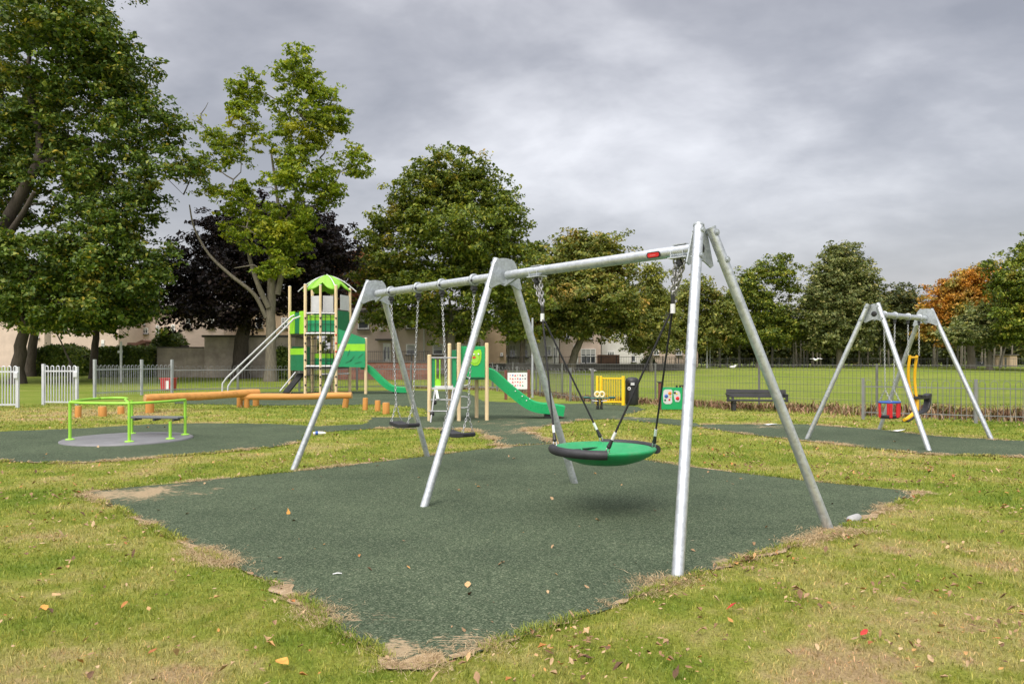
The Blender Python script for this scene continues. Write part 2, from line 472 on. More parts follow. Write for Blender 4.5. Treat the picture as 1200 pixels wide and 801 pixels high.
M['logend'] = simple('log_end_grain', (0.50, 0.30, 0.12), 0.8, 0, 0.25, 14)
M['white'] = simple('white_paint', (0.78, 0.78, 0.77), 0.45, 0, 0.05, 2)
M['lgrey'] = simple('pale_grey_plastic', (0.55, 0.56, 0.56), 0.4, 0, 0.08, 3)
M['disc'] = simple('grey_checker_deck', (0.19, 0.19, 0.20), 0.55, 0.2, 0.12, 2.5, 0.3, 90)
M['bench_grey'] = simple('dark_grey_seat', (0.13, 0.14, 0.14), 0.5, 0, 0.15, 5)
M['benchblack'] = simple('weathered_black_slat', (0.022, 0.023, 0.025), 0.6, 0, 0.3, 3, grime=((0.05, 0.05, 0.047), 0.4))
M['yellow'] = simple('yellow_paint', (0.86, 0.56, 0.01), 0.42, 0, 0.08, 3)
M['yellow2'] = simple('yellow_tube', (0.80, 0.44, 0.01), 0.4, 0, 0.08, 3)
M['red'] = simple('red_plastic', (0.62, 0.02, 0.025), 0.4, 0, 0.1, 5)
M['blue'] = simple('blue_plastic', (0.03, 0.10, 0.40), 0.4, 0, 0.1, 5)
M['orange'] = simple('orange_plastic', (0.75, 0.22, 0.02), 0.4, 0, 0.1, 5)
M['creampl'] = simple('cream_plastic', (0.80, 0.68, 0.42), 0.4, 0, 0.1, 5)
M['teal'] = simple('teal_metal', (0.05, 0.16, 0.13), 0.5, 0.1, 0.15, 5)
M['postbrown'] = simple('red_brown_post', (0.15, 0.05, 0.032), 0.7, 0, 0.25, 6)
M['poly'] = simple('pale_polycarbonate', (0.52, 0.53, 0.54), 0.25, 0, 0.08, 2)
M['concrete'] = simple('concrete', (0.36, 0.36, 0.35), 0.85, 0, 0.15, 8, 0.5, 40)
M['redbin'] = simple('faded_red_plastic', (0.45, 0.035, 0.04), 0.5, 0, 0.15, 3)
M['bark'] = bark_mat('bark_dark', (0.075, 0.06, 0.045))
M['bark2'] = bark_mat('bark_grey_olive', (0.175, 0.155, 0.115))
M['barkb'] = bark_mat('bark_pale', (0.24, 0.22, 0.18))
M['harl'] = harl_mat('beige_harling', (0.56, 0.46, 0.395))
M['harl2'] = harl_mat('pink_harling', (0.60, 0.48, 0.41))
M['harl3'] = harl_mat('sand_harling', (0.46, 0.35, 0.24))
M['harlw'] = harl_mat('white_harling', (0.66, 0.64, 0.61))
M['rooft'] = simple('roof_tiles', (0.11, 0.095, 0.085), 0.85, 0, 0.25, 1.5, 0.5, 12)
M['roofb'] = simple('brown_roof_tiles', (0.16, 0.075, 0.05), 0.85, 0, 0.25, 1.5, 0.5, 12)
M['stonew'] = simple('old_stone_wall', (0.42, 0.365, 0.305), 0.95, 0, 0.35, 0.9, 0.8, 9, 0.2, grime=((0.24, 0.21, 0.17), 0.6), gscale=0.6)
M['stoned'] = simple('dark_garden_wall', (0.11, 0.10, 0.095), 0.95, 0, 0.3, 0.9, 0.6, 9)
M['brick'] = brick_mat('red_brick', (0.22, 0.085, 0.06), (0.28, 0.12, 0.085), (0.2, 0.17, 0.15))
M['timber'] = simple('brown_timber', (0.13, 0.07, 0.045), 0.8, 0, 0.25, 2)
M['glass'] = simple('window_glass', (0.05, 0.058, 0.065), 0.08, 0, 0.4, 0.8, 0, 0, 0.8)
M['curtain'] = simple('net_curtain', (0.42, 0.42, 0.41), 0.7, 0, 0.15, 2)
M['rail'] = simple('black_railing', (0.03, 0.03, 0.032), 0.6, 0.2, 0.2, 3)
M['gull'] = simple('gull_white', (0.8, 0.8, 0.8), 0.7, 0, 0.04, 9)
M['gullg'] = simple('gull_grey', (0.33, 0.35, 0.38), 0.7, 0, 0.08, 9)
M['leafred'] = simple('red_leaf', (0.42, 0.03, 0.02), 0.7, 0, 0.3, 40)
M['leaftan'] = simple('tan_leaf', (0.48, 0.31, 0.14), 0.75, 0, 0.3, 40)
M['leafor'] = simple('orange_leaf', (0.55, 0.27, 0.05), 0.75, 0, 0.3, 40)

# ------------------------------------------------------------------ camera, world, sun
cam_d = bpy.data.cameras.new('camera'); cam = bpy.data.objects.new('camera', cam_d); COL.objects.link(cam)
cam.location = (0, 0, EYE); cam.rotation_euler = (PI / 2, 0, 0)
cam_d.sensor_width = 36; cam_d.lens = F / 1200 * 36; cam_d.shift_y = (HOR - 400.5) / 1200
cam_d.clip_start = 0.05; cam_d.clip_end = 6000
SC.camera = cam
SC.view_settings.view_transform = 'Standard'; SC.view_settings.look = 'None'
SC.view_settings.exposure = 0.25; SC.view_settings.gamma = 1.0; SC.view_settings.use_curve_mapping = False

SUN_EL, SUN_AZ = math.radians(52), math.radians(205)     # azimuth clockwise from +Y: behind the camera, to the left
w = bpy.data.worlds.new('World'); SC.world = w; w.use_nodes = True
nt = w.node_tree; nt.nodes.clear()
wo = nt.nodes.new('ShaderNodeOutputWorld')
sky = nt.nodes.new('ShaderNodeTexSky'); sky.sky_type = 'NISHITA'; sky.sun_disc = False
sky.sun_elevation = SUN_EL; sky.sun_rotation = SUN_AZ; sky.air_density = 1.0; sky.dust_density = 6.0
bg1 = nt.nodes.new('ShaderNodeBackground'); bg1.inputs[1].default_value = 0.05; nt.links.new(sky.outputs[0], bg1.inputs[0])
tc = nt.nodes.new('ShaderNodeTexCoord')
sx = nt.nodes.new('ShaderNodeSeparateXYZ'); nt.links.new(tc.outputs['Generated'], sx.inputs[0])
zz = math_(nt, 'MAXIMUM', sx.outputs[2], 0.0); den = math_(nt, 'ADD', zz, 0.36)
cx = nt.nodes.new('ShaderNodeCombineXYZ')
nt.links.new(math_(nt, 'DIVIDE', sx.outputs[0], den), cx.inputs[0]); nt.links.new(math_(nt, 'DIVIDE', sx.outputs[1], den), cx.inputs[1])
mp = nt.nodes.new('ShaderNodeMapping'); mp.inputs['Location'].default_value = (3.25, 1.45, 0); mp.inputs['Rotation'].default_value = (0, 0, 0.5); mp.inputs['Scale'].default_value = (1.15, 1.5, 1)
nt.links.new(cx.outputs[0], mp.inputs[0])
n1 = noise(nt, 1.0, 6, 0.5, mp.outputs[0], dist=0.15); n2 = noise(nt, 3.1, 5, 0.55, mp.outputs[0], dist=0.2)
cl = math_(nt, 'ADD', math_(nt, 'MULTIPLY', n1, 0.74), math_(nt, 'MULTIPLY', n2, 0.36))
# the cloud deck is thinner to the left and low on the right, thicker overhead on the right
cl = math_(nt, 'ADD', cl, math_(nt, 'MULTIPLY', math_(nt, 'MULTIPLY', sx.outputs[0], math_(nt, 'SUBTRACT', zz, 0.14)), 0.42))
cl = math_(nt, 'ADD', cl, math_(nt, 'MULTIPLY', math_(nt, 'SUBTRACT', zz, 0.22), 0.12))
ccol = ramp(nt, cl, [(0.37, (0.66, 0.648, 0.655)), (0.47, (0.48, 0.469, 0.476)), (0.55, (0.345, 0.335, 0.343)), (0.65, (0.235, 0.228, 0.236))])
hz = nt.nodes.new('ShaderNodeMapRange'); hz.inputs['From Min'].default_value = 0.0; hz.inputs['From Max'].default_value = 0.30
hz.inputs['To Min'].default_value = 0.9; hz.inputs['To Max'].default_value = 0.0
nt.links.new(zz, hz.inputs['Value'])
ccol = mixc(nt, hz.outputs[0], ccol, mixc(nt, 0.4, (0.56, 0.55, 0.56), ccol))
gain = nt.nodes.new('ShaderNodeMapRange'); gain.inputs['From Min'].default_value = 0.42; gain.inputs['From Max'].default_value = 0.95
gain.inputs['To Min'].default_value = 1.0; gain.inputs['To Max'].default_value = 4.2; gain.interpolation_type = 'SMOOTHSTEP'
nt.links.new(zz, gain.inputs['Value'])
back = nt.nodes.new('ShaderNodeMapRange'); back.inputs['From Min'].default_value = 0.1; back.inputs['From Max'].default_value = -0.9
back.inputs['To Min'].default_value = 1.0; back.inputs['To Max'].default_value = 2.3
nt.links.new(sx.outputs[1], back.inputs['Value'])
bg2 = nt.nodes.new('ShaderNodeBackground'); nt.links.new(ccol, bg2.inputs[0])
nt.links.new(math_(nt, 'MULTIPLY', gain.outputs[0], back.outputs[0]), bg2.inputs[1])
ad = nt.nodes.new('ShaderNodeAddShader'); nt.links.new(bg1.outputs[0], ad.inputs[0]); nt.links.new(bg2.outputs[0], ad.inputs[1])
nt.links.new(ad.outputs[0], wo.inputs[0])

sun_d = bpy.data.lights.new('sun', 'SUN'); sun = bpy.data.objects.new('sun', sun_d); COL.objects.link(sun)
sun_d.energy = 1.5; sun_d.angle = math.radians(32); sun_d.color = (1.0, 0.95, 0.87)
sd = Vector((math.sin(SUN_AZ) * math.cos(SUN_EL), math.cos(SUN_AZ) * math.cos(SUN_EL), math.sin(SUN_EL)))
sun.rotation_euler = sd.to_track_quat('Z', 'Y').to_euler(); sun.location = sd * 60

# ================================================================== GROUND
def grid_ground():
    ys = [-40, -10, 0, 10, 20, 30] + list(np.arange(35, 92, 3.0)) + [100, 130, 180, 260, 400, 700, 1500, 3000]
    xs = [-3000, -1000, -400, -200, -120, -80, -60, -40, -20, -10, 0, 10, 20, 40, 60, 80, 120, 200, 400, 1000, 3000]
    mb = MB(); nx = len(xs)
    mb.add([(x, y, gz(x, y)) for y in ys for x in xs],
           [(j * nx + i, j * nx + i + 1, (j + 1) * nx + i + 1, (j + 1) * nx + i) for j in range(len(ys) - 1) for i in range(nx - 1)], 0, True)
    return mb
tag(grid_ground().build('lawn', grass_ground_mat()), 'mown park lawn with green, yellowing and straw patches', 'lawn', kind='structure')

PADS_PX = {
 'swing_pad': [(93, 577.5), (343, 553), (420, 544), (500, 534.5), (583, 524), (650, 520), (700, 530), (815, 548), (940, 563), (1080, 577), (1018, 606), (980, 624), (881, 653), (796, 682), (701, 716), (601, 751), (522, 774), (462, 784), (414, 750), (330, 690), (230, 645), (170, 612)],
 'play_pad': [(583, 523), (580, 516), (563, 507), (540, 503), (440, 502), (385, 506), (362, 504), (370, 499.5), (428, 497), (437, 489), (470, 489), (502, 488), (498, 479), (455, 474), (400, 474.5), (300, 475), (205, 473), (205, 468), (230, 463), (300, 459.5), (480, 457.5), (545, 458.5), (566, 470), (610, 472), (650, 473), (700, 473), (745, 476), (756, 480), (726, 488), (790, 491), (822, 497.6), (820, 501), (760, 495), (722, 491), (686, 492), (654, 497), (622, 502), (617, 505), (640, 514), (650, 519)],
 'roundabout_pad': [(-60, 507), (0, 506), (100, 502), (170, 497.5), (240, 496), (330, 497), (369, 499.8), (361, 506), (349, 519), (320, 524), (240, 532), (140, 540), (80, 543), (20, 542), (0, 540), (-60, 540)],
 'toddler_swing_pad': [(823, 497.7), (893, 497.3), (946, 497.5), (1029, 503.5), (1105, 512), (1200, 517.5), (1290, 522), (1290, 541), (1200, 536), (1092, 533), (1041, 528), (947, 517), (883, 510), (821, 501.5)],
}
PADS = {}
def ragged(poly, step=0.05, amp=0.03, seed=1):
    r = np.random.default_rng(seed); out = []
    ph = r.uniform(0, 6.28, 8); fr = r.uniform(1.2, 14, 8)
    n = len(poly); acc = 0
    for i in range(n):
        a = Vector(poly[i]); b = Vector(poly[(i + 1) % n]); L = (b - a).length; k = max(1, int(L / step))
        d = (b - a).normalized(); nn = Vector((-d.y, d.x))
        for j in range(k):
            s = acc + L * j / k
            o = sum(math.sin(fr[q] * s + ph[q]) for q in range(8)) / 8 * amp * 1.8 + r.normal() * amp * 0.22
            p = a.lerp(b, j / k) + nn * o * (1.0)
            out.append((p.x, p.y))
        acc += L
    return out
for k, pp in PADS_PX.items():
    PADS[k] = [(G(*p).x, G(*p).y) for p in pp]

for (px, py, r, k) in [(125, 580, 1.0, 1.15), (175, 577, 1.1, 1.0), (230, 573, 0.6, 0.6), (468, 768, 0.3, 1.0), (400, 728, 0.35, 0.8), (440, 722, 0.3, 0.75), (560, 752, 0.35, 0.9), (330, 688, 0.3, 0.9), (255, 655, 0.25, 0.8), (560, 512, 1.0, 0.9), (600, 507, 2.2, 0.62), (590, 495, 2.2, 0.6), (640, 512, 0.7, 1.0), (585, 524, 0.5, 1.1), (850, 660, 0.35, 0.8), (770, 690, 0.3, 0.9), (900, 500, 0.9, 0.8), (740, 490, 1.0, 0.8), (300, 520, 1.0, 0.35)]:
    q = G(px, py); DIRT.append((q.x, q.y, r, k * 0.86))
M['rubber'] = rubber_mat(); M['soil'] = soil_mat()

def sheet(name, poly, z, mat, label, cat):
    tris = tessellate_polygon([[Vector((p[0], p[1], 0)) for p in poly]])
    mb = MB(); V = [(p[0], p[1], z) for p in poly]; Fc = []
    for t in tris:
        a, b, c = [Vector(poly[i]) for i in t]
        Fc.append(tuple(t) if (b - a).x * (c - a).y - (b - a).y * (c - a).x > 0 else tuple(t)[::-1])
    mb.add(V, Fc)
    return tag(mb.build(name, mat), label, cat, kind='structure')
RAG = {}
for i, (k, lab) in enumerate([('swing_pad', 'dark green rubber crumb surface under the large swing frame'), ('play_pad', 'dark green rubber surface under the climbing tower and slides'),
                              ('roundabout_pad', 'dark green rubber surface under the lime roundabout'), ('toddler_swing_pad', 'dark green rubber surface under the toddler swings')]):
    RAG[k] = ragged(PADS[k], 0.05, 0.035 if i == 0 else 0.06, i + 3)
    sheet(k, RAG[k], 0.006 + 0.004 * (i == 0) + 0.003 * i, M['rubber'], lab, 'play surface')

def inpoly(P, poly):
    x, y = P[:, 0], P[:, 1]; ins = np.zeros(len(P), bool); pl = np.array(poly); n = len(pl)
    x1, y1 = pl[:, 0], pl[:, 1]; x2, y2 = np.roll(x1, -1), np.roll(y1, -1)
    for a, b, c, d in zip(x1, y1, x2, y2):
        if b == d: continue
        k = ((b > y) != (d > y)) & (x < (c - a) * (y - b) / (d - b) + a)
        ins ^= k
    return ins

def vnoise(P, s, seed):
    """cheap smooth value noise on xy, 0..1"""
    r = np.random.default_rng(seed); T = r.random((64, 64))
    q = P[:, :2] / s; i = np.floor(q).astype(int); f = q - i; f = f * f * (3 - 2 * f)
    g = lambda a, b: T[(i[:, 0] + a) % 64, (i[:, 1] + b) % 64]
    return (g(0, 0) * (1 - f[:, 0]) + g(1, 0) * f[:, 0]) * (1 - f[:, 1]) + (g(0, 1) * (1 - f[:, 0]) + g(1, 1) * f[:, 0]) * f[:, 1]

def blades(P, h, wd, lean, r):
    n = len(P); a = r.uniform(0, 2 * PI, n)
    side = np.stack([np.cos(a), np.sin(a), np.zeros(n)], 1); la = r.uniform(0, 2 * PI, n)
    ld = np.stack([np.cos(la), np.sin(la), np.zeros(n)], 1) * (lean * r.uniform(0.3, 1.3, n))[:, None]
    up = np.zeros((n, 3)); up[:, 2] = h
    m = P + up * 0.58 + ld * h[:, None] * 0.35; t = P + up + ld * h[:, None]
    t[:, 2] -= 0.35 * h * np.minimum(1, lean)
    w2 = (wd / 2)[:, None]
    V = np.stack([P - side * w2, P + side * w2, m - side * w2 * 0.75, m + side * w2 * 0.75, t], 1).reshape(-1, 3)
    return V

def scatter(y0, y1, dens, r, marg=2.0):
    hw = lambda y: 0.72 * y + marg
    A = (y1 - y0) * (hw(y0) + hw(y1)); n = int(A * dens)
    y = r.uniform(y0, y1, n); x = r.uniform(-1, 1, n) * hw(y1)
    k = np.abs(x) < hw(y)
    return np.stack([x[k], y[k], np.zeros(k.sum())], 1)

def lawn_blades():
    r = np.random.default_rng(11); parts = []
    for (y0, y1, dens, h, wd) in [(2.2, 4.4, 5200, 0.033, 0.0040), (4.4, 7, 2800, 0.034, 0.0056), (7, 11, 1250, 0.037, 0.0083), (11, 17, 420, 0.048, 0.014), (17, 24, 150, 0.055, 0.024)]:
        P = scatter(y0, y1, dens, r)
        ins = np.zeros(len(P), bool)
        for k in RAG: ins |= inpoly(P, RAG[k])
        P = P[~ins]
        c = vnoise(P, 0.35, 5) * 0.5 + vnoise(P, 0.11, 6) * 0.5
        P = P[r.random(len(P)) < 0.35 + 1.1 * c]
        c = vnoise(P, 0.5, 8) * 0.6 + vnoise(P, 0.13, 9) * 0.4
        hh = h * r.uniform(0.5, 1.25, len(P)) * (0.55 + 0.9 * c)
        parts.append(blades(P, hh, wd * r.uniform(0.7, 1.3, len(P)), np.full(len(P), 0.85), r))
    # longer uncut tufts creeping over the pad edges
    for name in RAG:
        poly = RAG[name]; n_ = len(poly)
        for i in range(0, n_):
            a, b = Vector(poly[i]), Vector(poly[(i + 1) % n_])
            if a.y > 12: continue
            k = int((b - a).length * 700 * min(1, 4.5 / a.y)); 
            if k < 1: continue
            w = float(vnoise(np.array([[a.x, a.y]]), 0.28, 71)[0])
            if w < 0.5: continue
            t = r.random(k); o_ = r.normal(0.0, 0.025, k); d_ = (b - a).normalized()
            P = np.stack([a.x + (b.x - a.x) * t - d_.y * o_, a.y + (b.y - a.y) * t + d_.x * o_, np.full(k, 0.004)], 1)
            parts.append(blades(P, r.uniform(0.022, 0.058, k) * (0.4 + w), np.full(k, 0.0045 * max(1, a.y / 4)), np.full(k, 1.0), r))
    V = np.concatenate(parts)
    o = np_mesh('grass', V, 2, [(0, 1, 3, 2), (2, 3, 4)], blade_mat('grass_blade'))
    return tag(o, 'short mown grass blades growing round the play surfaces', 'grass', kind='stuff')
lawn_blades()

def edge_stuff():
    """dead grass and soil along the worn edges of the rubber"""
    r = np.random.default_rng(21); pts = []; soil = MB()
    segs = [('swing_pad', PADS['swing_pad'], 9, 16, 0.6, 0.045), ('swing_pad', PADS['swing_pad'], 16, 20, 0.9, 0.05), ('swing_pad', PADS['swing_pad'], 20, 22, 0.2, 0.03), ('swing_pad', PADS['swing_pad'], 0, 5, 0.22, 0.03), ('swing_pad', PADS['swing_pad'], 5, 9, 0.15, 0.03), ('play_pad', PADS['play_pad'], 0, 4, 0.9, 0.06), ('play_pad', PADS['play_pad'], 34, 39, 0.9, 0.06),
            ('roundabout_pad', PADS['roundabout_pad'], 8, 15, 0.35, 0.05), ('toddler_swing_pad', PADS['toddler_swing_pad'], 8, 13, 0.35, 0.05), ('toddler_swing_pad', PADS['toddler_swing_pad'], 0, 5, 0.4, 0.05)]
    for name, poly, i0, i1, dens, wdt in segs:
        n = len(poly); acc = 0.0; strip = []
        for i in range(i0, i1):
            a, b = Vector(poly[i % n]), Vector(poly[(i + 1) % n]); L = (b - a).length
            d = (b - a).normalized(); nn = Vector((-d.y, d.x))
            k = int(L * 6500 * dens * min(1, 5.5 / max(3, a.y)))
            t = r.random(k) * L; off = r.normal(0, wdt, k)
            w = vnoise(np.stack([acc + t, np.zeros(k)], 1), 0.35, 31) * 0.65 + vnoise(np.stack([acc + t, np.zeros(k) + 3], 1), 0.09, 32) * 0.35
            keep = r.random(k) < np.clip((w - 0.44) * 3.6, 0.03, 1)
            t, off, w = t[keep], off[keep] * (0.5 + w[keep] * 1.5), w[keep]
            q = np.stack([a.x + d.x * t + nn.x * off, a.y + d.y * t + nn.y * off, np.full(len(t), 0.008)], 1)
            pts.append(q)
            m = max(2, int(L / 0.03))
            for j in range(m):
                s = acc + L * j / m
                S = np.array([[s, 0.0]])
                ww = float(vnoise(S, 0.45, 31)[0] * 0.6 + vnoise(S, 0.11, 33)[0] * 0.4)
                ww = max(0.0, (ww - 0.42)) * 0.22 * (dens ** 0.5) + 0.002
                ii = ww * float(0.5 + 1.1 * vnoise(S + 7, 0.07, 35)[0]); oo = ww * float(0.5 + 1.1 * vnoise(S + 17, 0.07, 36)[0])
                c = a.lerp(b, j / m)
                strip.append((c - nn * oo, c + nn * ii))
            acc += L
        V = [(p[0].x, p[0].y, 0.0125) for p in strip] + [(p[1].x, p[1].y, 0.013) for p in strip]; m = len(strip)
        soil.add(V, [(j, j + 1, m + j + 1, m + j) for j in range(m - 1)])
    tag(soil.build('worn_soil', M['soil']), 'bare tan soil worn along the edges of the rubber', 'soil', kind='structure')
    for (px, py, k, s_) in ((790, 680, 500, 0.09), (765, 683, 300, 0.07), (978, 624, 500, 0.08), (1000, 624, 400, 0.10)):
        q = G(px, py); pts.append(np.stack([q.x + r.normal(0, s_ * 1.4, k), q.y + r.normal(0, s_ * 0.7, k), np.full(k, 0.012)], 1))
    P = np.concatenate(pts); n = len(P)
    sc = np.clip(P[:, 1] / 5.0, 0.8, 2.5)
    V = blades(P, 0.022 * r.uniform(0.4, 1.5, n) * sc ** 0.5, 0.0035 * sc * r.uniform(0.7, 1.4, n), r.uniform(1.2, 3.6, n), r)
    V[:, 2] = np.maximum(V[:, 2], 0.012)
    tag(np_mesh('dry_grass', V, 2, [(0, 1, 3, 2), (2, 3, 4)], blade_mat('dry_grass_blade', True)), 'dead tan grass lying along the worn pad edges', 'dry grass', kind='stuff')
edge_stuff()

def leaf_shape(n, r, size):
    """curled lobed leaf: 8 outline points round a midrib, two quads each side"""
    base = np.array([(-1, 0, 0), (-0.55, 0.42, 0.10), (0.1, 0.62, 0.22), (0.55, 0.3, 0.18), (1, 0, 0.12), (0.55, -0.3, 0.2), (0.1, -0.62, 0.26), (-0.55, -0.42, 0.10), (-0.2, 0, 0), (0.45, 0, 0.02)], float)
    B = base[None] * (1 + r.normal(0, 0.13, (n, 10, 3)))
    B[:, :, 2] *= r.uniform(-1.0, 3.2, n)[:, None]
    a = r.uniform(0, 2 * PI, n); t = r.normal(0, 0.45, n)
    c, s = np.cos(a), np.sin(a)
    x, y, z = B[:, :, 0], B[:, :, 1], B[:, :, 2]
    z = z + x * t[:, None]
    X = x * c[:, None] - y * s[:, None]; Y = x * s[:, None] + y * c[:, None]
    return np.stack([X, Y, z], 2) * (size / 2)[:, None, None]
LEAF_FACES = [(0, 8, 2, 1), (8, 9, 3, 2), (9, 4, 3), (0, 7, 6, 8), (8, 6, 5, 9), (9, 5, 4)]

def litter():
    r = np.random.default_rng(5); Ps = []
    for (y0, y1, dens) in [(2.4, 6, 420), (6, 11, 200), (11, 17, 70), (17, 24, 18)]:
        P = scatter(y0, y1, dens, r)
        on = np.zeros(len(P), bool)
        for k in RAG: on |= inpoly(P, RAG[k])
        cl = vnoise(P, 1.3, 41)
        keep = np.where(on, r.random(len(P)) < 0.012, r.random(len(P)) < 0.10 + 2.6 * np.clip(cl * 0.55 + vnoise(P, 0.28, 43) * 0.6 - 0.52, 0, 1) * (0.55 + 0.75 * (P[:, 0] > 0)))
        P[:, 2] = np.where(on, 0.016, 0.034 + r.uniform(-0.010, 0.014, len(P)))
        Ps.append(P[keep])
    P = np.concatenate(Ps); n = len(P)
    size = (0.013 + 0.034 * r.random(n) ** 1.9) * (1 + 0.03 * P[:, 1])
    V = (leaf_shape(n, r, size) + P[:, None, :]).reshape(-1, 3)
    m, nt, out = newmat('leaf_litter')
    g = nt.nodes.new('ShaderNodeNewGeometry')
    c = ramp(nt, g.outputs['Random Per Island'], [(0.0, (0.10, 0.055, 0.03)), (0.3, (0.27, 0.16, 0.08)), (0.65, (0.42, 0.29, 0.16)), (0.82, (0.50, 0.36, 0.2)), (0.93, (0.48, 0.24, 0.06)), (1.0, (0.3, 0.1, 0.04))])
    k = ramp(nt, noise(nt, 60, 4, 0.6, pos(nt)), [(0.3, (0.75, 0.75, 0.75)), (0.7, (1.15, 1.15, 1.15))])
    c = mixc(nt, 1.0, c, k, 'MULTIPLY')
    b = N(nt, 'ShaderNodeBsdfPrincipled'); b.inputs['Roughness'].default_value = 0.7; b.inputs['Specular IOR Level'].default_value = 0.25
    nt.links.new(c, b.inputs['Base Color']); nt.links.new(b.outputs[0], out.inputs[0])
    tag(np_mesh('leaf_litter', V, 6, LEAF_FACES, m), 'fallen brown and tan leaves strewn over the lawn', 'leaf litter', kind='stuff')
litter()

def big_leaf(px, py, size, mat, label, z=0.03, seed=0):
    p = G(px, py); r = np.random.default_rng(seed + 100)
    V = leaf_shape(1, r, np.array([size]))[0]
    mb = MB(); mb.add(V, LEAF_FACES, 0, True)
    o = mb.build('fallen_leaf', mat); o.location = (p.x, p.y, z + size * 0.08)
    tag(o, label, 'leaf')
big_leaf(1012, 748, 0.061, M['leafred'], 'bright red fallen leaf on the lawn at lower right, the larger of two red leaves', seed=1)
big_leaf(857, 717, 0.058, M['leafred'], 'red fallen leaf on the lawn below the near legs of the large swing', seed=2)
big_leaf(548, 688, 0.072, M['leaftan'], 'curled tan leaf lying alone near the front of the large rubber pad', 0.016, 3)
big_leaf(315, 758, 0.079, M['leaftan'], 'broad pale tan leaf on the grass left of the near corner of the rubber pad', seed=4)
big_leaf(323, 673, 0.050, M['leaftan'], 'small tan leaf on the rubber pad near its left edge', 0.016, 5)
big_leaf(338, 603, 0.061, M['leafor'], 'orange leaf flat on the left half of the rubber pad', 0.016, 6)
big_leaf(66, 702, 0.072, M['leaftan'], 'pale tan leaf on the grass at the far left of the foreground', seed=7)
big_leaf(52, 718, 0.072, M['leafor'], 'yellow orange leaf on the grass at the lower left', seed=8)
big_leaf(330, 785, 0.094, M['leafor'], 'large orange brown leaf on the grass at the bottom edge', seed=9)

# ================================================================== SWINGS
def V3(x, y, z): return Vector((x, y, z))

def chain(mb, p0, p1, link=0.042, r=0.0042, wd=0.011, seg=5):
    p0, p1 = Vector(p0), Vector(p1); L = (p1 - p0).length; n = max(1, int(L / (link * 0.74))); d = (p1 - p0).normalized()
    u = d.cross(V3(0, 0, 1) if abs(d.z) < 0.9 else V3(1, 0, 0)).normalized(); w = d.cross(u)
    for i in range(n):
        c = p0.lerp(p1, (i + 0.5) / n); s = u if i % 2 else w
        h = link / 2 - wd
        pts = []
        for k in range(8):
            a = 2 * PI * k / 8
            pts.append(c + s * math.cos(a) * wd + d * (math.sin(a) * wd + (h if math.sin(a) > 0.01 else -h if math.sin(a) < -0.01 else 0)))
        mb.tube(pts, r, seg, False, True)

def plate_poly(tw, bw, top, bot, arch):
    P = [(-bw, bot), (-bw + 0.035, bot - 0.02)]
    for k in range(1, 8):
        t = k / 8; P.append((-bw + 0.05 + (2 * bw - 0.1) * t, bot - 0.015 + arch * math.sin(PI * t)))
    P += [(bw - 0.035, bot - 0.02), (bw, bot)]
    P += [(tw + 0.012, top - 0.05), (tw - 0.02, top - 0.008)]
    for k in range(1, 6):
        t = k / 6; P.append((tw - 0.04 - (2 * tw - 0.08) * t, top + 0.012 * math.sin(PI * t)))
    P += [(-tw + 0.02, top - 0.008), (-tw - 0.012, top - 0.05)]
    return P

def swing_frame(root, frames, B, leg_r, beam_r, tops=0.165, spread=0.085):
    """frames: list of (apex xy, front foot xy, back foot xy, outward sign along the beam)"""
    A = [V3(f[0][0], f[0][1], B) for f in frames]
    d = (A[-1] - A[0]).normalized(); n = V3(d.y, -d.x, 0)
    if n.y < 0: n = -n
    for i in range(len(A) - 1):
        a, b = A[i] + d * 0.03, A[i + 1] - d * 0.03
        MB().tube([a, b], beam_r, 24).build('top_beam', M['galv'], root)
    for (ap, ff, fb, sgn), C in zip(frames, A):
        o = d * sgn
        for foot, s in ((ff, -1), (fb, 1)):
            T = C + n * s * spread + V3(0, 0, tops) + o * (leg_r + 0.02)
            Ft = V3(foot[0], foot[1], -0.03)
            leg = MB().tube([Ft, T], leg_r, 24).build('leg', M['galv'], root)
            dl = (T - Ft).normalized()
            MB().tube([T - dl * 0.002, T + dl * 0.012], leg_r * 1.08, 20).build('end_cap', M['galv_plate'], leg)
            for zz_ in (0.04, 0.28):
                q = T - dl * zz_
                mb = MB(); mb.tube([q - o * (leg_r + 0.012), q + o * (leg_r + 0.016)], 0.011, 8); mb.tube([q + o * (leg_r + 0.004), q + o * (leg_r + 0.014)], 0.021, 6)
                mb.tube([q + o * (leg_r + 0.001), q + o * (leg_r + 0.004)], 0.03, 12)
                mb.build('bolt', M['galv_plate'], leg)
        ey = V3(0, 0, 1); e = n if n.cross(ey).dot(o) > 0 else -n
        pl = MB().prism(plate_poly(*((0.095, 0.185, tops, -0.13, 0.05) if sgn < 0 else (0.14, 0.235, tops + 0.01, -0.13, 0.06))), 0.014, C + o * 0.012, n, ey).build('end_plate', M['galv_plate'], root, bevel=0.003)
        if len(frames) == 2 or sgn < 0 or True:
            mb = MB(); R = o.to_track_quat('Z', 'Y').to_matrix()
            mb.lathe([(0.0001, 0.012), (0.04, 0.011), (0.047, 0.006), (0.048, 0.0)], C + o * 0.0195, 20, R)
            mb.build('beam_cap', M['blackpl'], pl)
        g = MB()                                       # gusset under the beam
        for s2 in ((-1,) if sgn > 0 and C != A[len(A) // 2] else (1,) if sgn < 0 else (-1, 1)):
            dd = d * s2
            g.prism([(0.006, -0.115), (0.006, -0.045), (0.20, -0.045)], 0.03, C + (o * 0.012 if s2 * sgn < 0 else V3(0, 0, 0)), dd, ey)
        g.build('gusset', M['galv_plate'], pl)
    return A, d, n

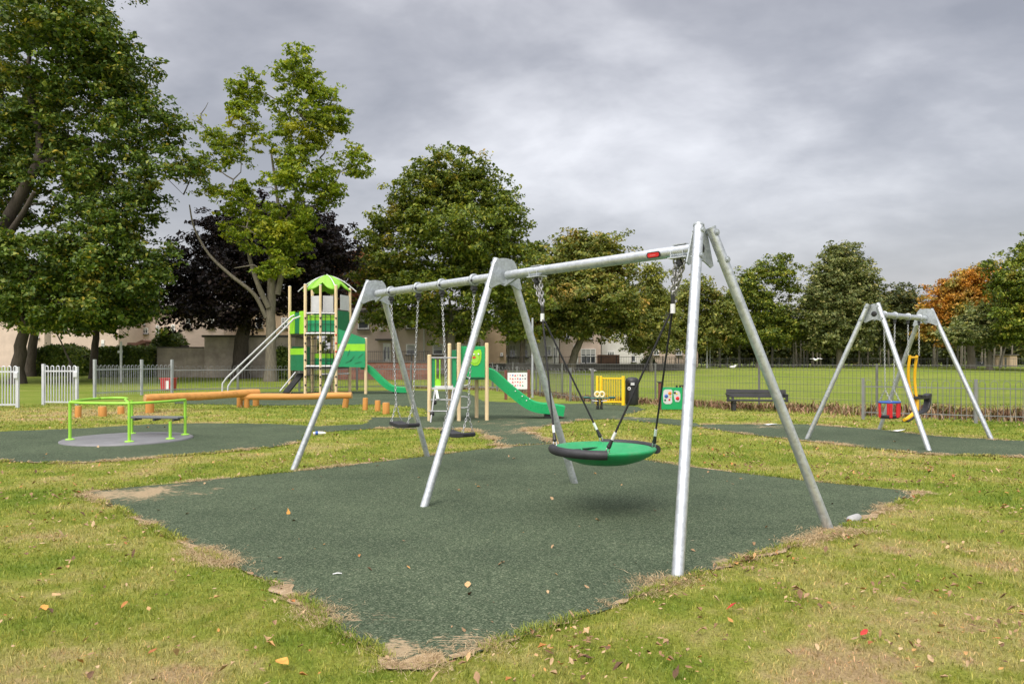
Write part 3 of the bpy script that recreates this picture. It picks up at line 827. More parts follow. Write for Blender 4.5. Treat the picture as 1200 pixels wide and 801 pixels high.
big = [(1.52, 5.972), (-0.066, 7.847), (-1.874, 9.984)]
sx0 = V3(1.9152, 5.507, 0); sd_ = V3(-math.sin(0.7024), math.cos(0.7024), 0); sn = V3(sd_.y, -sd_.x, 0)
def bigfoot(t, s): 
    p = sx0 + sd_ * t + sn * s * 1.0667; return (p.x, p.y)
BEAM_Z = 2.373
fr = []
for t, off, sg in ((0, 0.585, -1), (3.066, -0.002, 1), (6.194, -0.329, 1)):
    ap = sx0 + sd_ * (t + off); fr.append(((ap.x, ap.y), bigfoot(t, -1), bigfoot(t, 1), sg))
frame = thing('large_swing', (fr[0][0][0], fr[0][0][1], 0), 'tall galvanised steel swing frame of three A-shaped pairs of legs on the dark green pad', 'swing frame')
A, D, Nn = swing_frame(frame, fr, BEAM_Z, 0.041, 0.049)

# maker's plate on the near bay, facing the viewer
def on_beam(a, b, px):
    lo, hi = 0.0, 1.0
    for _ in range(50):
        m = (lo + hi) / 2; p = a.lerp(b, m); x = 600 + p.x * F / p.y
        x0 = 600 + a.x * F / a.y
        if (x - px) * (x0 - px) > 0: lo = m
        else: hi = m
    return a.lerp(b, lo)
pm = on_beam(A[0], A[1], 770)
fdir = (V3(0, 0, EYE) - pm); fdir -= D * fdir.dot(D); fdir.normalize()
upv = fdir.cross(D).normalized()
if upv.z < 0: upv = -upv
def oval(w_, h_): return [(math.copysign(w_ - h_, math.cos(a)) + h_ * math.cos(a), h_ * math.sin(a)) for a in [2 * PI * k / 28 + 0.001 for k in range(28)]]
pp = MB().prism(oval(0.075, 0.027), 0.006, pm + fdir * 0.050, D, upv).build('maker_plate', M['blackpl'], frame)
MB().prism(oval(0.062, 0.019), 0.003, pm + fdir * 0.054, D, upv).build('red_inlay', M['red'], pp)
for k in range(5):
    MB().prism([(-0.004, -0.005), (0.004, -0.005), (0.004, 0.005), (-0.004, 0.005)], 0.0012, pm + fdir * 0.0560 + D * (0.032 - k * 0.013) - upv * 0.002, D, upv).build('lettering', simple('pale_red_print', (0.75, 0.2, 0.2)) if k == 0 else bpy.data.materials['pale_red_print'], pp)

def collar(p):
    R = D.to_track_quat('Z', 'Y').to_matrix()
    c = MB().lathe([(0.0515, -0.02), (0.068, -0.02), (0.072, -0.012), (0.072, 0.012), (0.068, 0.02), (0.0515, 0.02)], p, 24, R).build('collar', M['galv_plate'], frame)
    mb = MB(); mb.box(p + V3(0, 0, -0.092), (0.035, 0.05, 0.05), R=math.atan2(D.y, D.x)); mb.tube([p + V3(0, 0, -0.10) - Nn * 0.035, p + V3(0, 0, -0.10) + Nn * 0.035], 0.022, 12)
    mb.ball(p + V3(0, 0, -0.135), 0.024, 10, 6)
    mb.build('swivel', M['dark_metal'], c)
    mb = MB()
    for q in (-1, 1):
        mb.tube([p + D * 0.021 * q + fdir * 0.058, p + D * 0.03 * q + fdir * 0.058], 0.014, 8)
    mb.build('bolt', M['dark_metal'], c)
    return p + V3(0, 0, -0.155)

def flat_swing(pxs, seat_z, label):
    ps = [on_beam(A[1], A[2], x) for x in pxs]
    h = [collar(p) for p in ps]
    c = (h[0] + h[1]) / 2; ax = (h[0] - h[1]).normalized()
    root = thing('flat_swing', (c.x, c.y, seat_z), label, 'swing', 'flat swings hanging from the far bay')
    mb = MB()
    W_, Dp = 0.235, 0.09
    prof = [(-W_, 0.012), (-W_ * 0.9, 0.02), (-W_ * 0.55, 0.008), (0, -0.004), (W_ * 0.55, 0.008), (W_ * 0.9, 0.02), (W_, 0.012), (W_, -0.02), (W_ * 0.9, -0.032), (W_ * 0.5, -0.044), (0, -0.05), (-W_ * 0.5, -0.044), (-W_ * 0.9, -0.032), (-W_, -0.02)]
    mb.prism(prof, 2 * Dp, V3(c.x, c.y, seat_z), ax, V3(0, 0, 1))
    mb.build('seat', M['black'], root, bevel=0.008)
    for s, hp in ((1, h[0]), (-1, h[1])):
        e = V3(c.x, c.y, seat_z) + ax * s * 0.2
        y = e + V3(0, 0, 0.20) + (hp - e) * 0.03
        mb = MB(); chain(mb, hp, y)
        for q in (-1, 1): chain(mb, y, e + Nn * q * 0.075 + V3(0, 0, 0.015))
        mb.build('chain', M['chain'], root)
    return root
flat_swing((458.5, 490), 0.63, 'black flat swing seat on chains, farthest along the beam, beside the far legs')
flat_swing((518, 555.5), 0.60, 'black flat swing seat on chains, hanging nearer the middle legs')

# basket swing
bk = [on_beam(A[0], A[1], x) for x in (797.5, 629)]
bz = 0.605
bc = (bk[0] + bk[1]) / 2; bc.z = bz
bc = V3(at(708, 524, 6.92).x, 6.92, bz)
basket = thing('basket_swing', bc, 'green dish basket swing with black bumpers hanging on ropes from the near bay', 'basket swing')
RR = 0.49
dish = MB()
dish.lathe([(0.0001, -0.150), (0.12, -0.147), (0.25, -0.128), (0.36, -0.092), (0.44, -0.048), (0.485, -0.012), (0.495, 0.006), (0.488, 0.020), (0.47, 0.024), (0.44, 0.014), (0.36, -0.022), (0.25, -0.05), (0.12, -0.066), (0.0001, -0.07)], bc, 64)
sh = dish.build('dish', M['green'], basket)
ang0 = math.atan2(sd_.y, sd_.x)
for kk, nm in ((-1, 0), (1, 1)):
    # bumpers cover the two arcs that face along -n and +n
    base = math.atan2(kk * sn.y, kk * sn.x)
    mb = MB(); pts = []
    for q in range(33):
        a = base + (-0.80 + 1.60 * q / 32)
        pts.append(bc + V3(math.cos(a) * 0.492, math.sin(a) * 0.492, 0.002))
    mb.tube(pts, 0.043, 16)
    b = mb.build('bumper', M['black'], basket)
sl = MB()
for (u, v, l) in ((0.30, -0.12, 0.1), (0.30, 0.12, 0.1)):
    c = bc + sd_ * u + sn * v + V3(0, 0, -0.026)
    sl.prism(oval(l, 0.026), 0.006, c, sn, sd_)
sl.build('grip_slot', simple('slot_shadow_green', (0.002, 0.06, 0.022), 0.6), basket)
hold = [(-1, -1, 0), (-1, 1, 0), (1, -1, 1), (1, 1, 1)]
for (sd1, sn1, w_) in hold:
    e = bc + (sd_ * sd1 + sn * sn1) * 0.7071 * 0.468 + V3(0, 0, 0.03)
    top = bk[w_] + V3(0, 0, -0.46) + (bc - bk[w_]) * V3(1, 1, 0).x * 0.0
    top = bk[w_].lerp(V3(bc.x, bc.y, bk[w_].z), 0.09) + V3(0, 0, -0.47) if True else top
    dd = (e - top).normalized(); L = (e - top).length
    r = MB().tube([top, e - dd * 0.13], 0.0095, 8).build('rope', M['rope'], basket)
    MB().tube([e - dd * 0.20, e - dd * 0.125], 0.014, 10).build('ferrule', M['ferrule'], r)
    mb = MB(); mb.tube([e - dd * 0.128, e - dd * 0.06], [0.013, 0.02], 10); mb.ball(e - dd * 0.055, 0.022, 10, 6); mb.build('rope_boot', M['blackpl'], r)
    mb = MB(); chain(mb, e - dd * 0.05, e - V3(0, 0, 0.02), 0.05, 0.006, 0.016, 6); mb.build('shackle', M['chain'], r)
for w_ in (0, 1):
    p = bk[w_]
    u_ = MB()
    u_.box(p + V3(0, 0, -0.056), (0.19, 0.11, 0.012), R=math.atan2(D.y, D.x)); u_.box(p + V3(0, 0, 0.055), (0.13, 0.05, 0.008), R=math.atan2(D.y, D.x))
    for q in (-0.06, 0.06):
        u_.tube([p + D * q - Nn * 0.054 + V3(0, 0, -0.06), p + D * q - Nn * 0.054 + V3(0, 0, 0.0)], 0.004, 8)
        u_.tube([p + D * q + Nn * 0.054 + V3(0, 0, -0.06), p + D * q + Nn * 0.054 + V3(0, 0, 0.068)], 0.004, 8)
    u_.build('hanger_bracket', M['galv'], frame)
    e = p.lerp(V3(bc.x, bc.y, p.z), 0.09) + V3(0, 0, -0.47); s = p + V3(0, 0, -0.06)
    for q in (-1, 1):
        mb = MB(); chain(mb, s + D * 0.05 * q, e + V3(0, 0, 0.1) + D * 0.010 * q, 0.05, 0.0085, 0.0165, 6); chain(mb, s + D * 0.03 * q + Nn * 0.02, e + V3(0, 0, 0.1) + Nn * 0.012, 0.05, 0.0085, 0.0165, 6); mb.build('chain', M['heavychain'], basket)
    mb = MB(); mb.tube([s + V3(0, 0, -0.03) - Nn * 0.03, s + V3(0, 0, -0.03) + Nn * 0.03], 0.02, 12); mb.ball(s + V3(0, 0, -0.05), 0.03, 10, 6); mb.build('swivel', M['dark_metal'], basket)
    MB().tube([e + V3(0, 0, 0.11), e + V3(0, 0, 0.03)], [0.02, 0.016], 10).build('rope_collar', M['blackpl'], basket)
    MB().tube([e + V3(0, 0, 0.03), e + V3(0, 0, -0.05)], 0.021, 12).build('ferrule', M['ferrule'], basket)

# toddler swing frame
fA, fB, fC, fD = G(944.7, 514.6), G(1089.5, 528.3), G(1030, 503.3), G(1163, 515.3)
TZ = 2.27
mAB, mCD = (fA + fB) / 2, (fC + fD) / 2
td = (mCD - mAB).normalized()
tA, tC = mAB + td * 0.40, mCD - td * 0.30
tfr = [((tA.x, tA.y), (fB.x, fB.y), (fA.x, fA.y), -1), ((tC.x, tC.y), (fD.x, fD.y), (fC.x, fC.y), 1)]
tn = V3(td.y, -td.x, 0)
if tn.y < 0: tfr = [(a, c, b, s) if True else 0 for a, b, c, s in tfr]
# front foot means the one on the -n side, where n points away from the viewer
def side(f, m, n_): return (V3(f[0], f[1], 0) - m).dot(n_)
nn_ = tn if tn.y > 0 else -tn
tfr2 = []
for (a, b, c, s) in tfr:
    m_ = V3(a[0], a[1], 0)
    if side(b, m_, nn_) > side(c, m_, nn_): b, c = c, b
    tfr2.append((a, b, c, s))
tframe = thing('toddler_swing', (tA.x, tA.y, 0), 'smaller galvanised swing frame near the right fence holding the two toddler seats', 'swing frame')
TA, TD, TN = swing_frame(tframe, tfr2, TZ, 0.041, 0.049)
def thang(px):
    p = on_beam(TA[0], TA[1], px)
    R = TD.to_track_quat('Z', 'Y').to_matrix()
    c = MB().lathe([(0.0515, -0.018), (0.067, -0.018), (0.069, 0.0), (0.067, 0.018), (0.0515, 0.018)], p, 20, R).build('collar', M['galv_plate'], tframe)
    mb = MB(); mb.box(p + V3(0, 0, -0.09), (0.03, 0.045, 0.05), R=math.atan2(TD.y, TD.x)); mb.ball(p + V3(0, 0, -0.125), 0.022, 8, 6)
    mb.build('swivel', M['dark_metal'], c)
    return p + V3(0, 0, -0.14)
h = [thang(1036), thang(1048.5)]
sc_ = (h[0] + h[1]) / 2; cz = 0.70
cr = thing('cradle_swing', (sc_.x, sc_.y, cz - 0.28), 'red and blue toddler cradle swing seat hanging on two chains', 'toddler swing')
c0 = V3(sc_.x, sc_.y, cz)
Mz = math.atan2(TD.y, TD.x)
def sq(rx, ry, z, n=24, p=3.2):
    out = []
    for k in range(n):
        a = 2 * PI * k / n; ca, sa = math.cos(a), math.sin(a)
        x = rx * math.copysign(abs(ca) ** (2 / p), ca); y = ry * math.copysign(abs(sa) ** (2 / p), sa)
        out.append(c0 + TD * x + TN * y + V3(0, 0, z))
    return out
MB().tube(sq(0.185, 0.15, 0), 0.017, 10, False, True).build('rim', M['blue'], cr)
mb = MB()
V = sq(0.175, 0.14, -0.24) + sq(0.165, 0.13, -0.29); mb.add(V, [(k, (k + 1) % 24, 24 + (k + 1) % 24, 24 + k) for k in range(24)] + [tuple(range(24)), tuple(range(24, 48))[::-1]])
mb.build('seat_base', M['black'], cr)
for (x, y, w1) in ((-0.165, -0.10, 0.05), (0.165, -0.10, 0.05), (-0.165, 0.10, 0.04), (0.165, 0.10, 0.04), (0.0, -0.145, 0.05)):
    mb = MB(); mb.beam(c0 + TD * x + TN * y + V3(0, 0, -0.015), c0 + TD * x * 0.95 + TN * y * 0.95 + V3(0, 0, -0.275), w1, 0.035)
    mb.build('strut', M['red'], cr, bevel=0.01)
for s, hp in ((-1, h[0]), (1, h[1])):
    e = c0 + TD * s * 0.17; y = e + V3(0, 0, 0.20) + (hp - e) * 0.02
    mb = MB(); chain(mb, hp, y, 0.045)
    for q in (-1, 1): chain(mb, y, e + TN * q * 0.11 + V3(0, 0, 0.01), 0.045)
    mb.build('chain', M['chain'], cr)
# parent and child swing
h = [thang(1064), thang(1077)]
pc = (h[0] + h[1]) / 2
ps = thing('parent_child_swing', (pc.x, pc.y, 0.45), 'yellow tubular swing with a black bucket child seat hanging beside the cradle seat', 'toddler swing')
for s, hp in ((-1, h[0]), (1, h[1])):
    t0 = hp + V3(0, 0, -0.58)
    mb = MB(); chain(mb, hp, t0, 0.045); mb.build('chain', M['chain'], ps)
    a0 = pc + TD * 0.15 * s
    pts = [V3(t0.x, t0.y, t0.z), a0 + V3(0, 0, 1.15 - pc.z) + TN * 0.0, a0 + TD * (0.02) + V3(0, 0, 0.98 - pc.z) - TN * 0.02]
    pts = []
    for k in range(13):
        t = k / 12; z = t0.z + (0.62 - t0.z) * t
        bow = math.sin(PI * t) * 0.05
        pts.append(V3(pc.x, pc.y, z) + TD * (s * (0.15 - 0.085 * t ** 2.5) + (0.12 * t ** 1.6)) + TN * bow)
    MB().tube(pts, 0.026, 10).build('side_tube', M['yellow2'], ps)
t0 = (h[0] + h[1]) / 2 + V3(0, 0, -0.62)
MB().tube([t0 - TD * 0.15, t0 + TD * 0.15], 0.022, 10).build('cross_bar', M['yellow2'], ps)
q0 = V3(pc.x, pc.y, 0.62) + TD * 0.12
MB().tube([q0 + V3(0, 0, 0.10), q0 + V3(0, 0, -0.10), q0 + V3(0, 0, -0.16) - TD * 0.06, q0 - TD * 0.40 + V3(0, 0, -0.26), q0 - TD * 0.52 + V3(0, 0, -0.27)], [0.05, 0.048, 0.042, 0.036, 0.03], 12).build('saddle_bar', M['yellow2'], ps)
mb = MB(); mb.beam(q0 - TD * 0.10 + V3(0, 0, -0.205), q0 - TD * 0.47 + V3(0, 0, -0.30), 0.13, 0.035); mb.build('saddle', M['black'], ps, bevel=0.012)
bp_ = [(-0.10, 0.0), (-0.10, 0.045), (0.28, 0.05), (0.42, 0.085), (0.445, 0.06), (0.42, -0.06), (0.36, -0.18), (0.26, -0.235), (0.02, -0.255), (0.02, -0.235), (0.23, -0.212), (0.32, -0.155), (0.37, -0.06), (0.36, 0.0), (0.28, -0.01)]
mb = MB(); mb.prism([(x_ * 1.28, y_ * 1.15) for x_, y_ in bp_], 0.12, q0 + V3(0, 0, 0.10), TD, V3(0, 0, 1)); mb.build('child_seat', M['black'], ps, bevel=0.012)
mb = MB(); mb.tube([q0 + V3(0, 0, 0.16) - TN * 0.1, q0 + V3(0, 0, 0.165) + TD * 0.1 - TN * 0.12, q0 + V3(0, 0, 0.165) + TD * 0.1 + TN * 0.12, q0 + V3(0, 0, 0.16) + TN * 0.1], 0.015, 8); mb.build('grab_bar', M['black'], ps)

# ================================================================== ROUNDABOUT
rc = G(150.5, 515.3)
ra = thing('roundabout', (rc.x, rc.y, 0), 'lime green railed accessible roundabout with grey deck and a small bench', 'roundabout')
MB().lathe([(1.09, 0.0), (1.09, 0.028), (1.05, 0.045), (0.0001, 0.05)], rc, 64).build('deck', M['disc'], ra)
def rp(px, py): 
    p = G(px, py); p.z = 0.05; return p
pA, pB, pC, pD, pE = rp(82, 518), rp(151.5, 520.5), rp(154.5, 510.5), rp(199.5, 517), rp(217, 512)
def rail_post(p, zt):
    o = MB().tube([p, V3(p.x, p.y, zt)], 0.026, 14).build('post', M['limetube'], ra)
    mb = MB(); mb.lathe([(0.03, 0.022), (0.07, 0.012), (0.078, 0.0)], p, 16)
    mb.build('foot_plate', M['limetube'], o)
    return o
RZ = 0.71
rail_post(pA, RZ); rail_post(pB, RZ); rail_post(pC, RZ - 0.02); rail_post(pD, 0.36); rail_post(pE, RZ)
def bez(a, b, c, n=14): return [a * ((1 - t) ** 2) + b * (2 * t * (1 - t)) + c * (t * t) for t in [k / n for k in range(n + 1)]]
tA, tB, tE, tCc = [V3(p.x, p.y, RZ) for p in (pA, pB, pE, pC)]
bl, br = V3(*(G(92, 512).xy), RZ + 0.0), V3(*(G(140, 506.5).xy), RZ)
MB().tube([tA, tA.lerp(tB, 0.33) - V3(0, 0.10, 0), tA.lerp(tB, 0.66) - V3(0, 0.10, 0), tB], 0.024, 12).build('front_rail', M['limetube'], ra)
MB().tube([tA] + bez(tA, bl, bl.lerp(br, 0.5))[1:] + bez(bl.lerp(br, 0.5), br + V3(0.25, 0.1, 0), V3(tCc.x - 0.02, tCc.y - 0.2, RZ)) + [tB], 0.024, 12).build('back_rail', M['limetube'], ra)
MB().tube(bez(tB, tB.lerp(tE, 0.5) + V3(0.18, -0.25, 0), tE), 0.024, 12).build('side_rail', M['limetube'], ra)
s0, s1 = V3(pC.x + 0.06, pC.y - 0.1, 0.375), V3(pE.x - 0.02, pE.y - 0.05, 0.375)
mb = MB(); mb.beam(s0, s1, 0.30, 0.035); bs = mb.build('bench_seat', M['bench_grey'], ra, bevel=0.01)
for t in (0.12, 0.5, 0.88): MB().box(s0.lerp(s1, t) + V3(0, -0.02, -0.04), (0.04, 0.26, 0.035)).build('seat_bracket', M['dark_metal'], bs)

# ================================================================== BALANCE LOGS AND STUMPS
def log(a, b, r, label):
    root = thing('balance_log', (a.x, a.y, gz(0, a.y)), label, 'balance beam')
    d_ = (b - a); n_ = 9; pts = []; rs = []
    for k in range(n_ + 1):
        t = k / n_; pts.append(a + d_ * t + V3(0, 0, 0.012 * math.sin(t * 9))); rs.append(r * (1 + 0.05 * math.sin(t * 13 + a.x)))
    MB().tube(pts, rs, 20).build('trunk', M['log'], root)
    dn = d_.normalized()
    for p, s in ((a, -1), (b, 1)):
        MB().tube([p + dn * s * 0.001, p + dn * s * 0.012], [r * 0.985, r * 0.93], 20).build('end_face', M['logend'], root)
    return root
def log_leg(root, px, pyb, zt, r, lean=(0, 0)):
    p = G(px, pyb); mb = MB(); mb.tube([V3(p.x, p.y, -0.02), V3(p.x + lean[0], p.y + lean[1], zt)], r, 14)
    mb.build('leg', M['stump'], root)
l1 = log(at(170, 466.8, 20.2), at(303, 460.2, 22.6), 0.115, 'upper balance log sloping up from its free left end')
log_leg(l1, 175.5, 483.5, 0.33, 0.115); log_leg(l1, 281, 477, 0.36, 0.09); log_leg(l1, 300, 475.5, 0.36, 0.10)
l2 = log(at(283, 465.3, 22.3), at(412, 463.2, 22.3), 0.098, 'level balance log running in front of the climbing tower')
log_leg(l2, 289, 477.5, 0.27, 0.085); log_leg(l2, 404, 477.5, 0.28, 0.09, (0.05, 0))
def stump(px, pyt, pyb, r, label, lean=0.0):
    p = G(px, pyb); H_ = (pyb - pyt) * p.y / F
    root = thing('stepping_stump', (p.x, p.y, 0), label, 'stepping post', 'upright log stepping posts')
    MB().tube([p + V3(0, 0, -0.03), p + V3(lean, 0, H_ - 0.015), p + V3(lean, 0, H_)], [r * 1.02, r, r * 0.93], 18).build('trunk', M['stump'], root)
    MB().tube([p + V3(lean, 0, H_ - 0.002), p + V3(lean, 0, H_ + 0.004)], r * 0.92, 18).build('end_face', M['logend'], root)
stump(91.3, 475.5, 489, 0.075, 'orange stepping post behind the left rail of the roundabout', 0.01)
stump(120.3, 476, 487.5, 0.10, 'thick orange stepping post behind the middle of the roundabout loop', -0.01)
stump(141.8, 476, 485, 0.085, 'orange stepping post behind the right bend of the roundabout loop')
stump(427.8, 466, 480, 0.075, 'tall orange stepping post below the short outer tower post', 0.01)
stump(442.6, 469, 481.3, 0.08, 'middle orange stepping post right of the climbing tower')
stump(452.4, 471.5, 484.7, 0.095, 'nearest thick orange stepping post left of the far swing seat')

# ================================================================== CLIMBING TOWER
TY = 31.5
def tx(px, Y): return (px - 600) * Y / F
def tz(py, Y): return EYE - (py - HOR) * Y / F
tower = thing('climbing_tower', (tx(376, TY), TY, 0), 'tall green climbing tower with lime roof, cream posts and a slide', 'climbing tower')
P = {'a': (339.6, 32.3), 'b': (357.8, 31.2), 'c': (375.5, 31.0), 'd': (393.7, 31.2), 'e': (410, 32.3), 'f': (428.6, 31.4), 'g': (389, 33.4), 'h': (366, 33.4)}
XY = {k: (tx(px, Y), Y) for k, (px, Y) in P.items()}
for k, top in (('a', 335.5), ('b', 333), ('c', 334), ('d', 334), ('e', 338), ('f', 396), ('g', 338), ('h', 338)):
    x, y = XY[k]; z = tz(top, y)
    o = MB().tube([(x, y, -0.02), (x, y, z)], 0.066 if k != 'c' else 0.05, 14).build('post', M['cream'], tower)
    MB().tube([(x, y, z), (x, y, z + 0.02)], [0.064, 0.05], 14).build('post_cap', M['lgrey'], o)
# roof: an umbrella of six ribs with arched eaves
rx, ry = (XY['b'][0] + XY['d'][0]) / 2, 32.3
za = tz(320.5, 31.4); zr = tz(337.5, 32.0)
V = []; NA, NR = 72, 10
ribs = [math.atan2(XY[k][1] - ry, XY[k][0] - rx) for k in 'abdegh']
ribs.sort()
for j in range(NR + 1):
    for i in range(NA):
        a = -PI + 2 * PI * i / NA
        ds = min(abs((a - q + PI) % (2 * PI) - PI) for q in ribs); near_ = math.cos(min(1, ds / 0.55) * PI / 2) ** 1.0
        Rm = 0.80 + 0.24 * near_ ** 2.2
        t = j / NR; r = Rm * t
        z = za - (za - zr) * (0.12 * t + 0.72 * t ** 1.7) - (0.24 * near_ * t ** 2) + 0.16 * (1 - near_) * t ** 2 * 0.6
        V.append((rx + r * math.cos(a), ry + r * math.sin(a), z))
Fc = [(j * NA + i, j * NA + (i + 1) % NA, (j + 1) * NA + (i + 1) % NA, (j + 1) * NA + i) for j in range(1, NR) for i in range(NA)] + [(0, NA + (i + 1) % NA, NA + i) for i in range(NA)]
mb = MB(); mb.add(V, Fc, 0, True); rf = mb.build('roof', M['roof'], tower)
so = rf.modifiers.new('thick', 'SOLIDIFY'); so.thickness = 0.05; so.offset = -1
for q in ribs:
    MB().tube([(rx + 1.30 * t * math.cos(q), ry + 1.30 * t * math.sin(q), za - (za - zr) * (0.12 * t + 0.72 * t ** 1.7) - 0.24 * t * t + 0.02) for t in [k / 8 for k in range(9)]], 0.024, 8).build('rib', M['lgrey'], rf)
MB().ball((rx, ry, za + 0.02), 0.06, 10, 8).build('finial', M['lgrey'], rf)

def panel(root, name, k1, k2, py0, py1, mat, f0=0.0, f1=1.0, th=0.03, push=0.0, Yref=None, parent=None):
    a, b = Vector(XY[k1]), Vector(XY[k2]); d_ = (b - a); n_ = Vector((d_.y, -d_.x)).normalized()
    if n_.y > 0: n_ = -n_
    p0 = a + d_ * f0 + n_ * push; p1 = a + d_ * f1 + n_ * push; Yr = Yref or (p0.y + p1.y) / 2
    z0, z1 = tz(py1, Yr), tz(py0, Yr); L = (p1 - p0).length
    mb = MB(); mb.prism([(0, 0), (L, 0), (L, z1 - z0), (0, z1 - z0)], th, V3(p0.x, p0.y, z0), V3(d_.x, d_.y, 0), V3(0, 0, 1))
    return mb.build(name, mat, parent or root, bevel=0.006)
# left side, upper barrier
p = panel(tower, 'upper_barrier', 'a', 'b', 366, 390.5, M['dgreen'], 0.08, 0.94)
panel(tower, 'barrier_stile', 'a', 'b', 365, 391, M['lime'], 0.06, 0.36, 0.05, 0.02, parent=p); panel(tower, 'barrier_stile', 'a', 'b', 364.5, 391, M['lime'], 0.68, 0.95, 0.05, 0.02, parent=p)
p = panel(tower, 'lower_panel', 'a', 'b', 415.6, 434, M['dgreen'], 0.05, 0.95); panel(tower, 'lime_band', 'a', 'b', 408, 415.4, M['lime'], 0.05, 0.95, 0.035, 0.0, parent=p)
# front, upper: green panel with lime arch; bubble panels above
for (k1, k2) in (('b', 'c'), ('c', 'd')):
    p = panel(tower, 'upper_panel', k1, k2, 375, 389, M['pgreen'], 0.12, 0.9, 0.03, -0.05)
    panel(tower, 'lime_band', k1, k2, 369, 375.2, M['lime'], 0.12, 0.9, 0.034, -0.05, parent=p)
    panel(tower, 'window_panel', k1, k2, 346.5, 365.5, M['poly'], 0.18, 0.86, 0.02, -0.25)
    p = panel(tower, 'lower_panel', k1, k2, 419.5, 427.5, M['pgreen'], 0.12, 0.9, 0.03, -0.6)
    panel(tower, 'lime_band', k1, k2, 413.5, 419.6, M['lime'], 0.12, 0.9, 0.034, -0.6, parent=p)
def hbar(name, k1, k2, py, r, mat, push=0.0):
    a, b = XY[k1], XY[k2]; z = tz(py, (a[1] + b[1]) / 2)
    return MB().tube([(a[0], a[1] - push, z), (b[0], b[1] - push, z)], r, 10).build(name, mat, tower)
for py, m_ in ((366.8, 'lgrey'), (390.3, 'white'), (428.8, 'white')):
    hbar('front_rail', 'b', 'c', py, 0.04, M[m_]); hbar('front_rail', 'c', 'd', py, 0.04, M[m_])
hbar('side_rail', 'c', 'e', 437.9, 0.035, M['white'])
# floors
for py in (391.5, 430.5):
    z = tz(py, 32.2); hexp = [XY[k] for k in ('b', 'd', 'e', 'g', 'h', 'a')]
    mb = MB(); mb.prism([(q[0] - rx, q[1] - ry) for q in hexp], 0.06, V3(rx, ry, z), V3(1, 0, 0), V3(0, 1, 0)); mb.build('platform', M['dark_metal'], tower)
# right side
panel(tower, 'side_panel', 'd', 'e', 364.5, 388.5, M['dgreen'], 0.1, 0.95)
panel(tower, 'mesh_panel', 'd', 'e', 346, 363.5, M['lgrey'], 0.3, 0.95, 0.015)
panel(tower, 'back_panel', 'h', 'g', 366, 389, M['dgreen'], 0.02, 0.98)
panel(tower, 'back_panel', 'a', 'h', 406, 432, M['pgreen'], 0.1, 0.9)
Yp = 31.25; x0, x1 = tx(394.8, Yp), tx(428, Yp)
mb = MB(); mb.prism([(0, tz(429.5, Yp)), (x1 - x0, tz(430.5, Yp)), (x1 - x0, tz(411, Yp)), (0, tz(411, Yp))], 0.03, V3(x0, Yp, 0), V3(1, 0, 0), V3(0, 0, 1)); p = mb.build('slide_side_panel', M['pgreen'], tower, bevel=0.006)
mb = MB(); mb.prism([(0, tz(411, Yp)), (x1 - x0, tz(411, Yp)), (x1 - x0, tz(402.8, Yp)), (0, tz(402.8, Yp))], 0.034, V3(x0, Yp, 0), V3(1, 0, 0), V3(0, 0, 1)); mb.build('lime_band', M['lime'], p)
mb = MB(); mb.prism([(0, tz(402.8, Yp)), (x1 - x0, tz(402.8, Yp)), (x1 - x0, tz(396.5, Yp)), (0, tz(384.5, Yp))], 0.03, V3(x0, Yp, 0), V3(1, 0, 0), V3(0, 0, 1)); mb.build('sloping_top', M['pgreen'], p)
mb = MB()                                              # engraved leaf sprays
for (ox, oy, aa) in ((404, 426, 0.5), (410, 424, 0.9), (415, 426, 0.25), (419, 420, 0.7), (407, 418, 1.2)):
    L = 0.36; ux, uz = math.cos(aa), math.sin(aa); q = V3(tx(ox, Yp), Yp - 0.017, tz(oy, Yp))
    mb.prism([(0, 0), (L * .3, 0.035), (L * .7, 0.03), (L, 0), (L * .7, -0.03), (L * .3, -0.035)], 0.004, q, V3(ux, 0, uz), V3(-uz, 0, ux))
mb.build('leaf_engraving', M['dgreen'], p)
# climbing net
nt_ = MB()
zt, zb = tz(367, 31), 0.05
for k1, k2 in (('b', 'c'), ('c', 'd')):
    a, b = XY[k1], XY[k2]
    for t in (0.33, 0.66):
        x, y = a[0] + (b[0] - a[0]) * t, a[1] + (b[1] - a[1]) * t - 0.03
        nt_.tube([(x, y, zb), (x, y, zt)], 0.014, 6)
    for j in range(11):
        z = zb + (zt - zb) * (j + 0.5) / 11
        nt_.tube([(a[0], a[1] - 0.03, z), (b[0], b[1] - 0.03, z)], 0.013, 6)
nt_.build('climbing_net', M['rope'], tower)
for j in range(9):
    for k in ('b', 'c', 'd'):
        mb = MB(); mb.ball((XY[k][0] + 0.02, XY[k][1] - 0.07, 0.4 + j * 0.36), 0.042, 8, 6); mb.build('net_clamp', M['red'] if (j in (4, 5, 6) and k == 'd') else M['dark_metal'], tower)
# black climbing ramp under the left side
a_, b_ = V3(tx(335, 31.6), 31.6, 0.05), V3(tx(353, 32.2), 32.2, tz(438, 32))
mb = MB(); mb.beam(a_, b_, 0.45, 0.06); r_ = mb.build('ramp', M['blackpl'], tower)
MB().tube([a_ + V3(-0.15, -0.35, 0.08), b_ + V3(-0.15, -0.35, 0.08)], 0.03, 8).build('ramp_rail', M['lgrey'], r_)
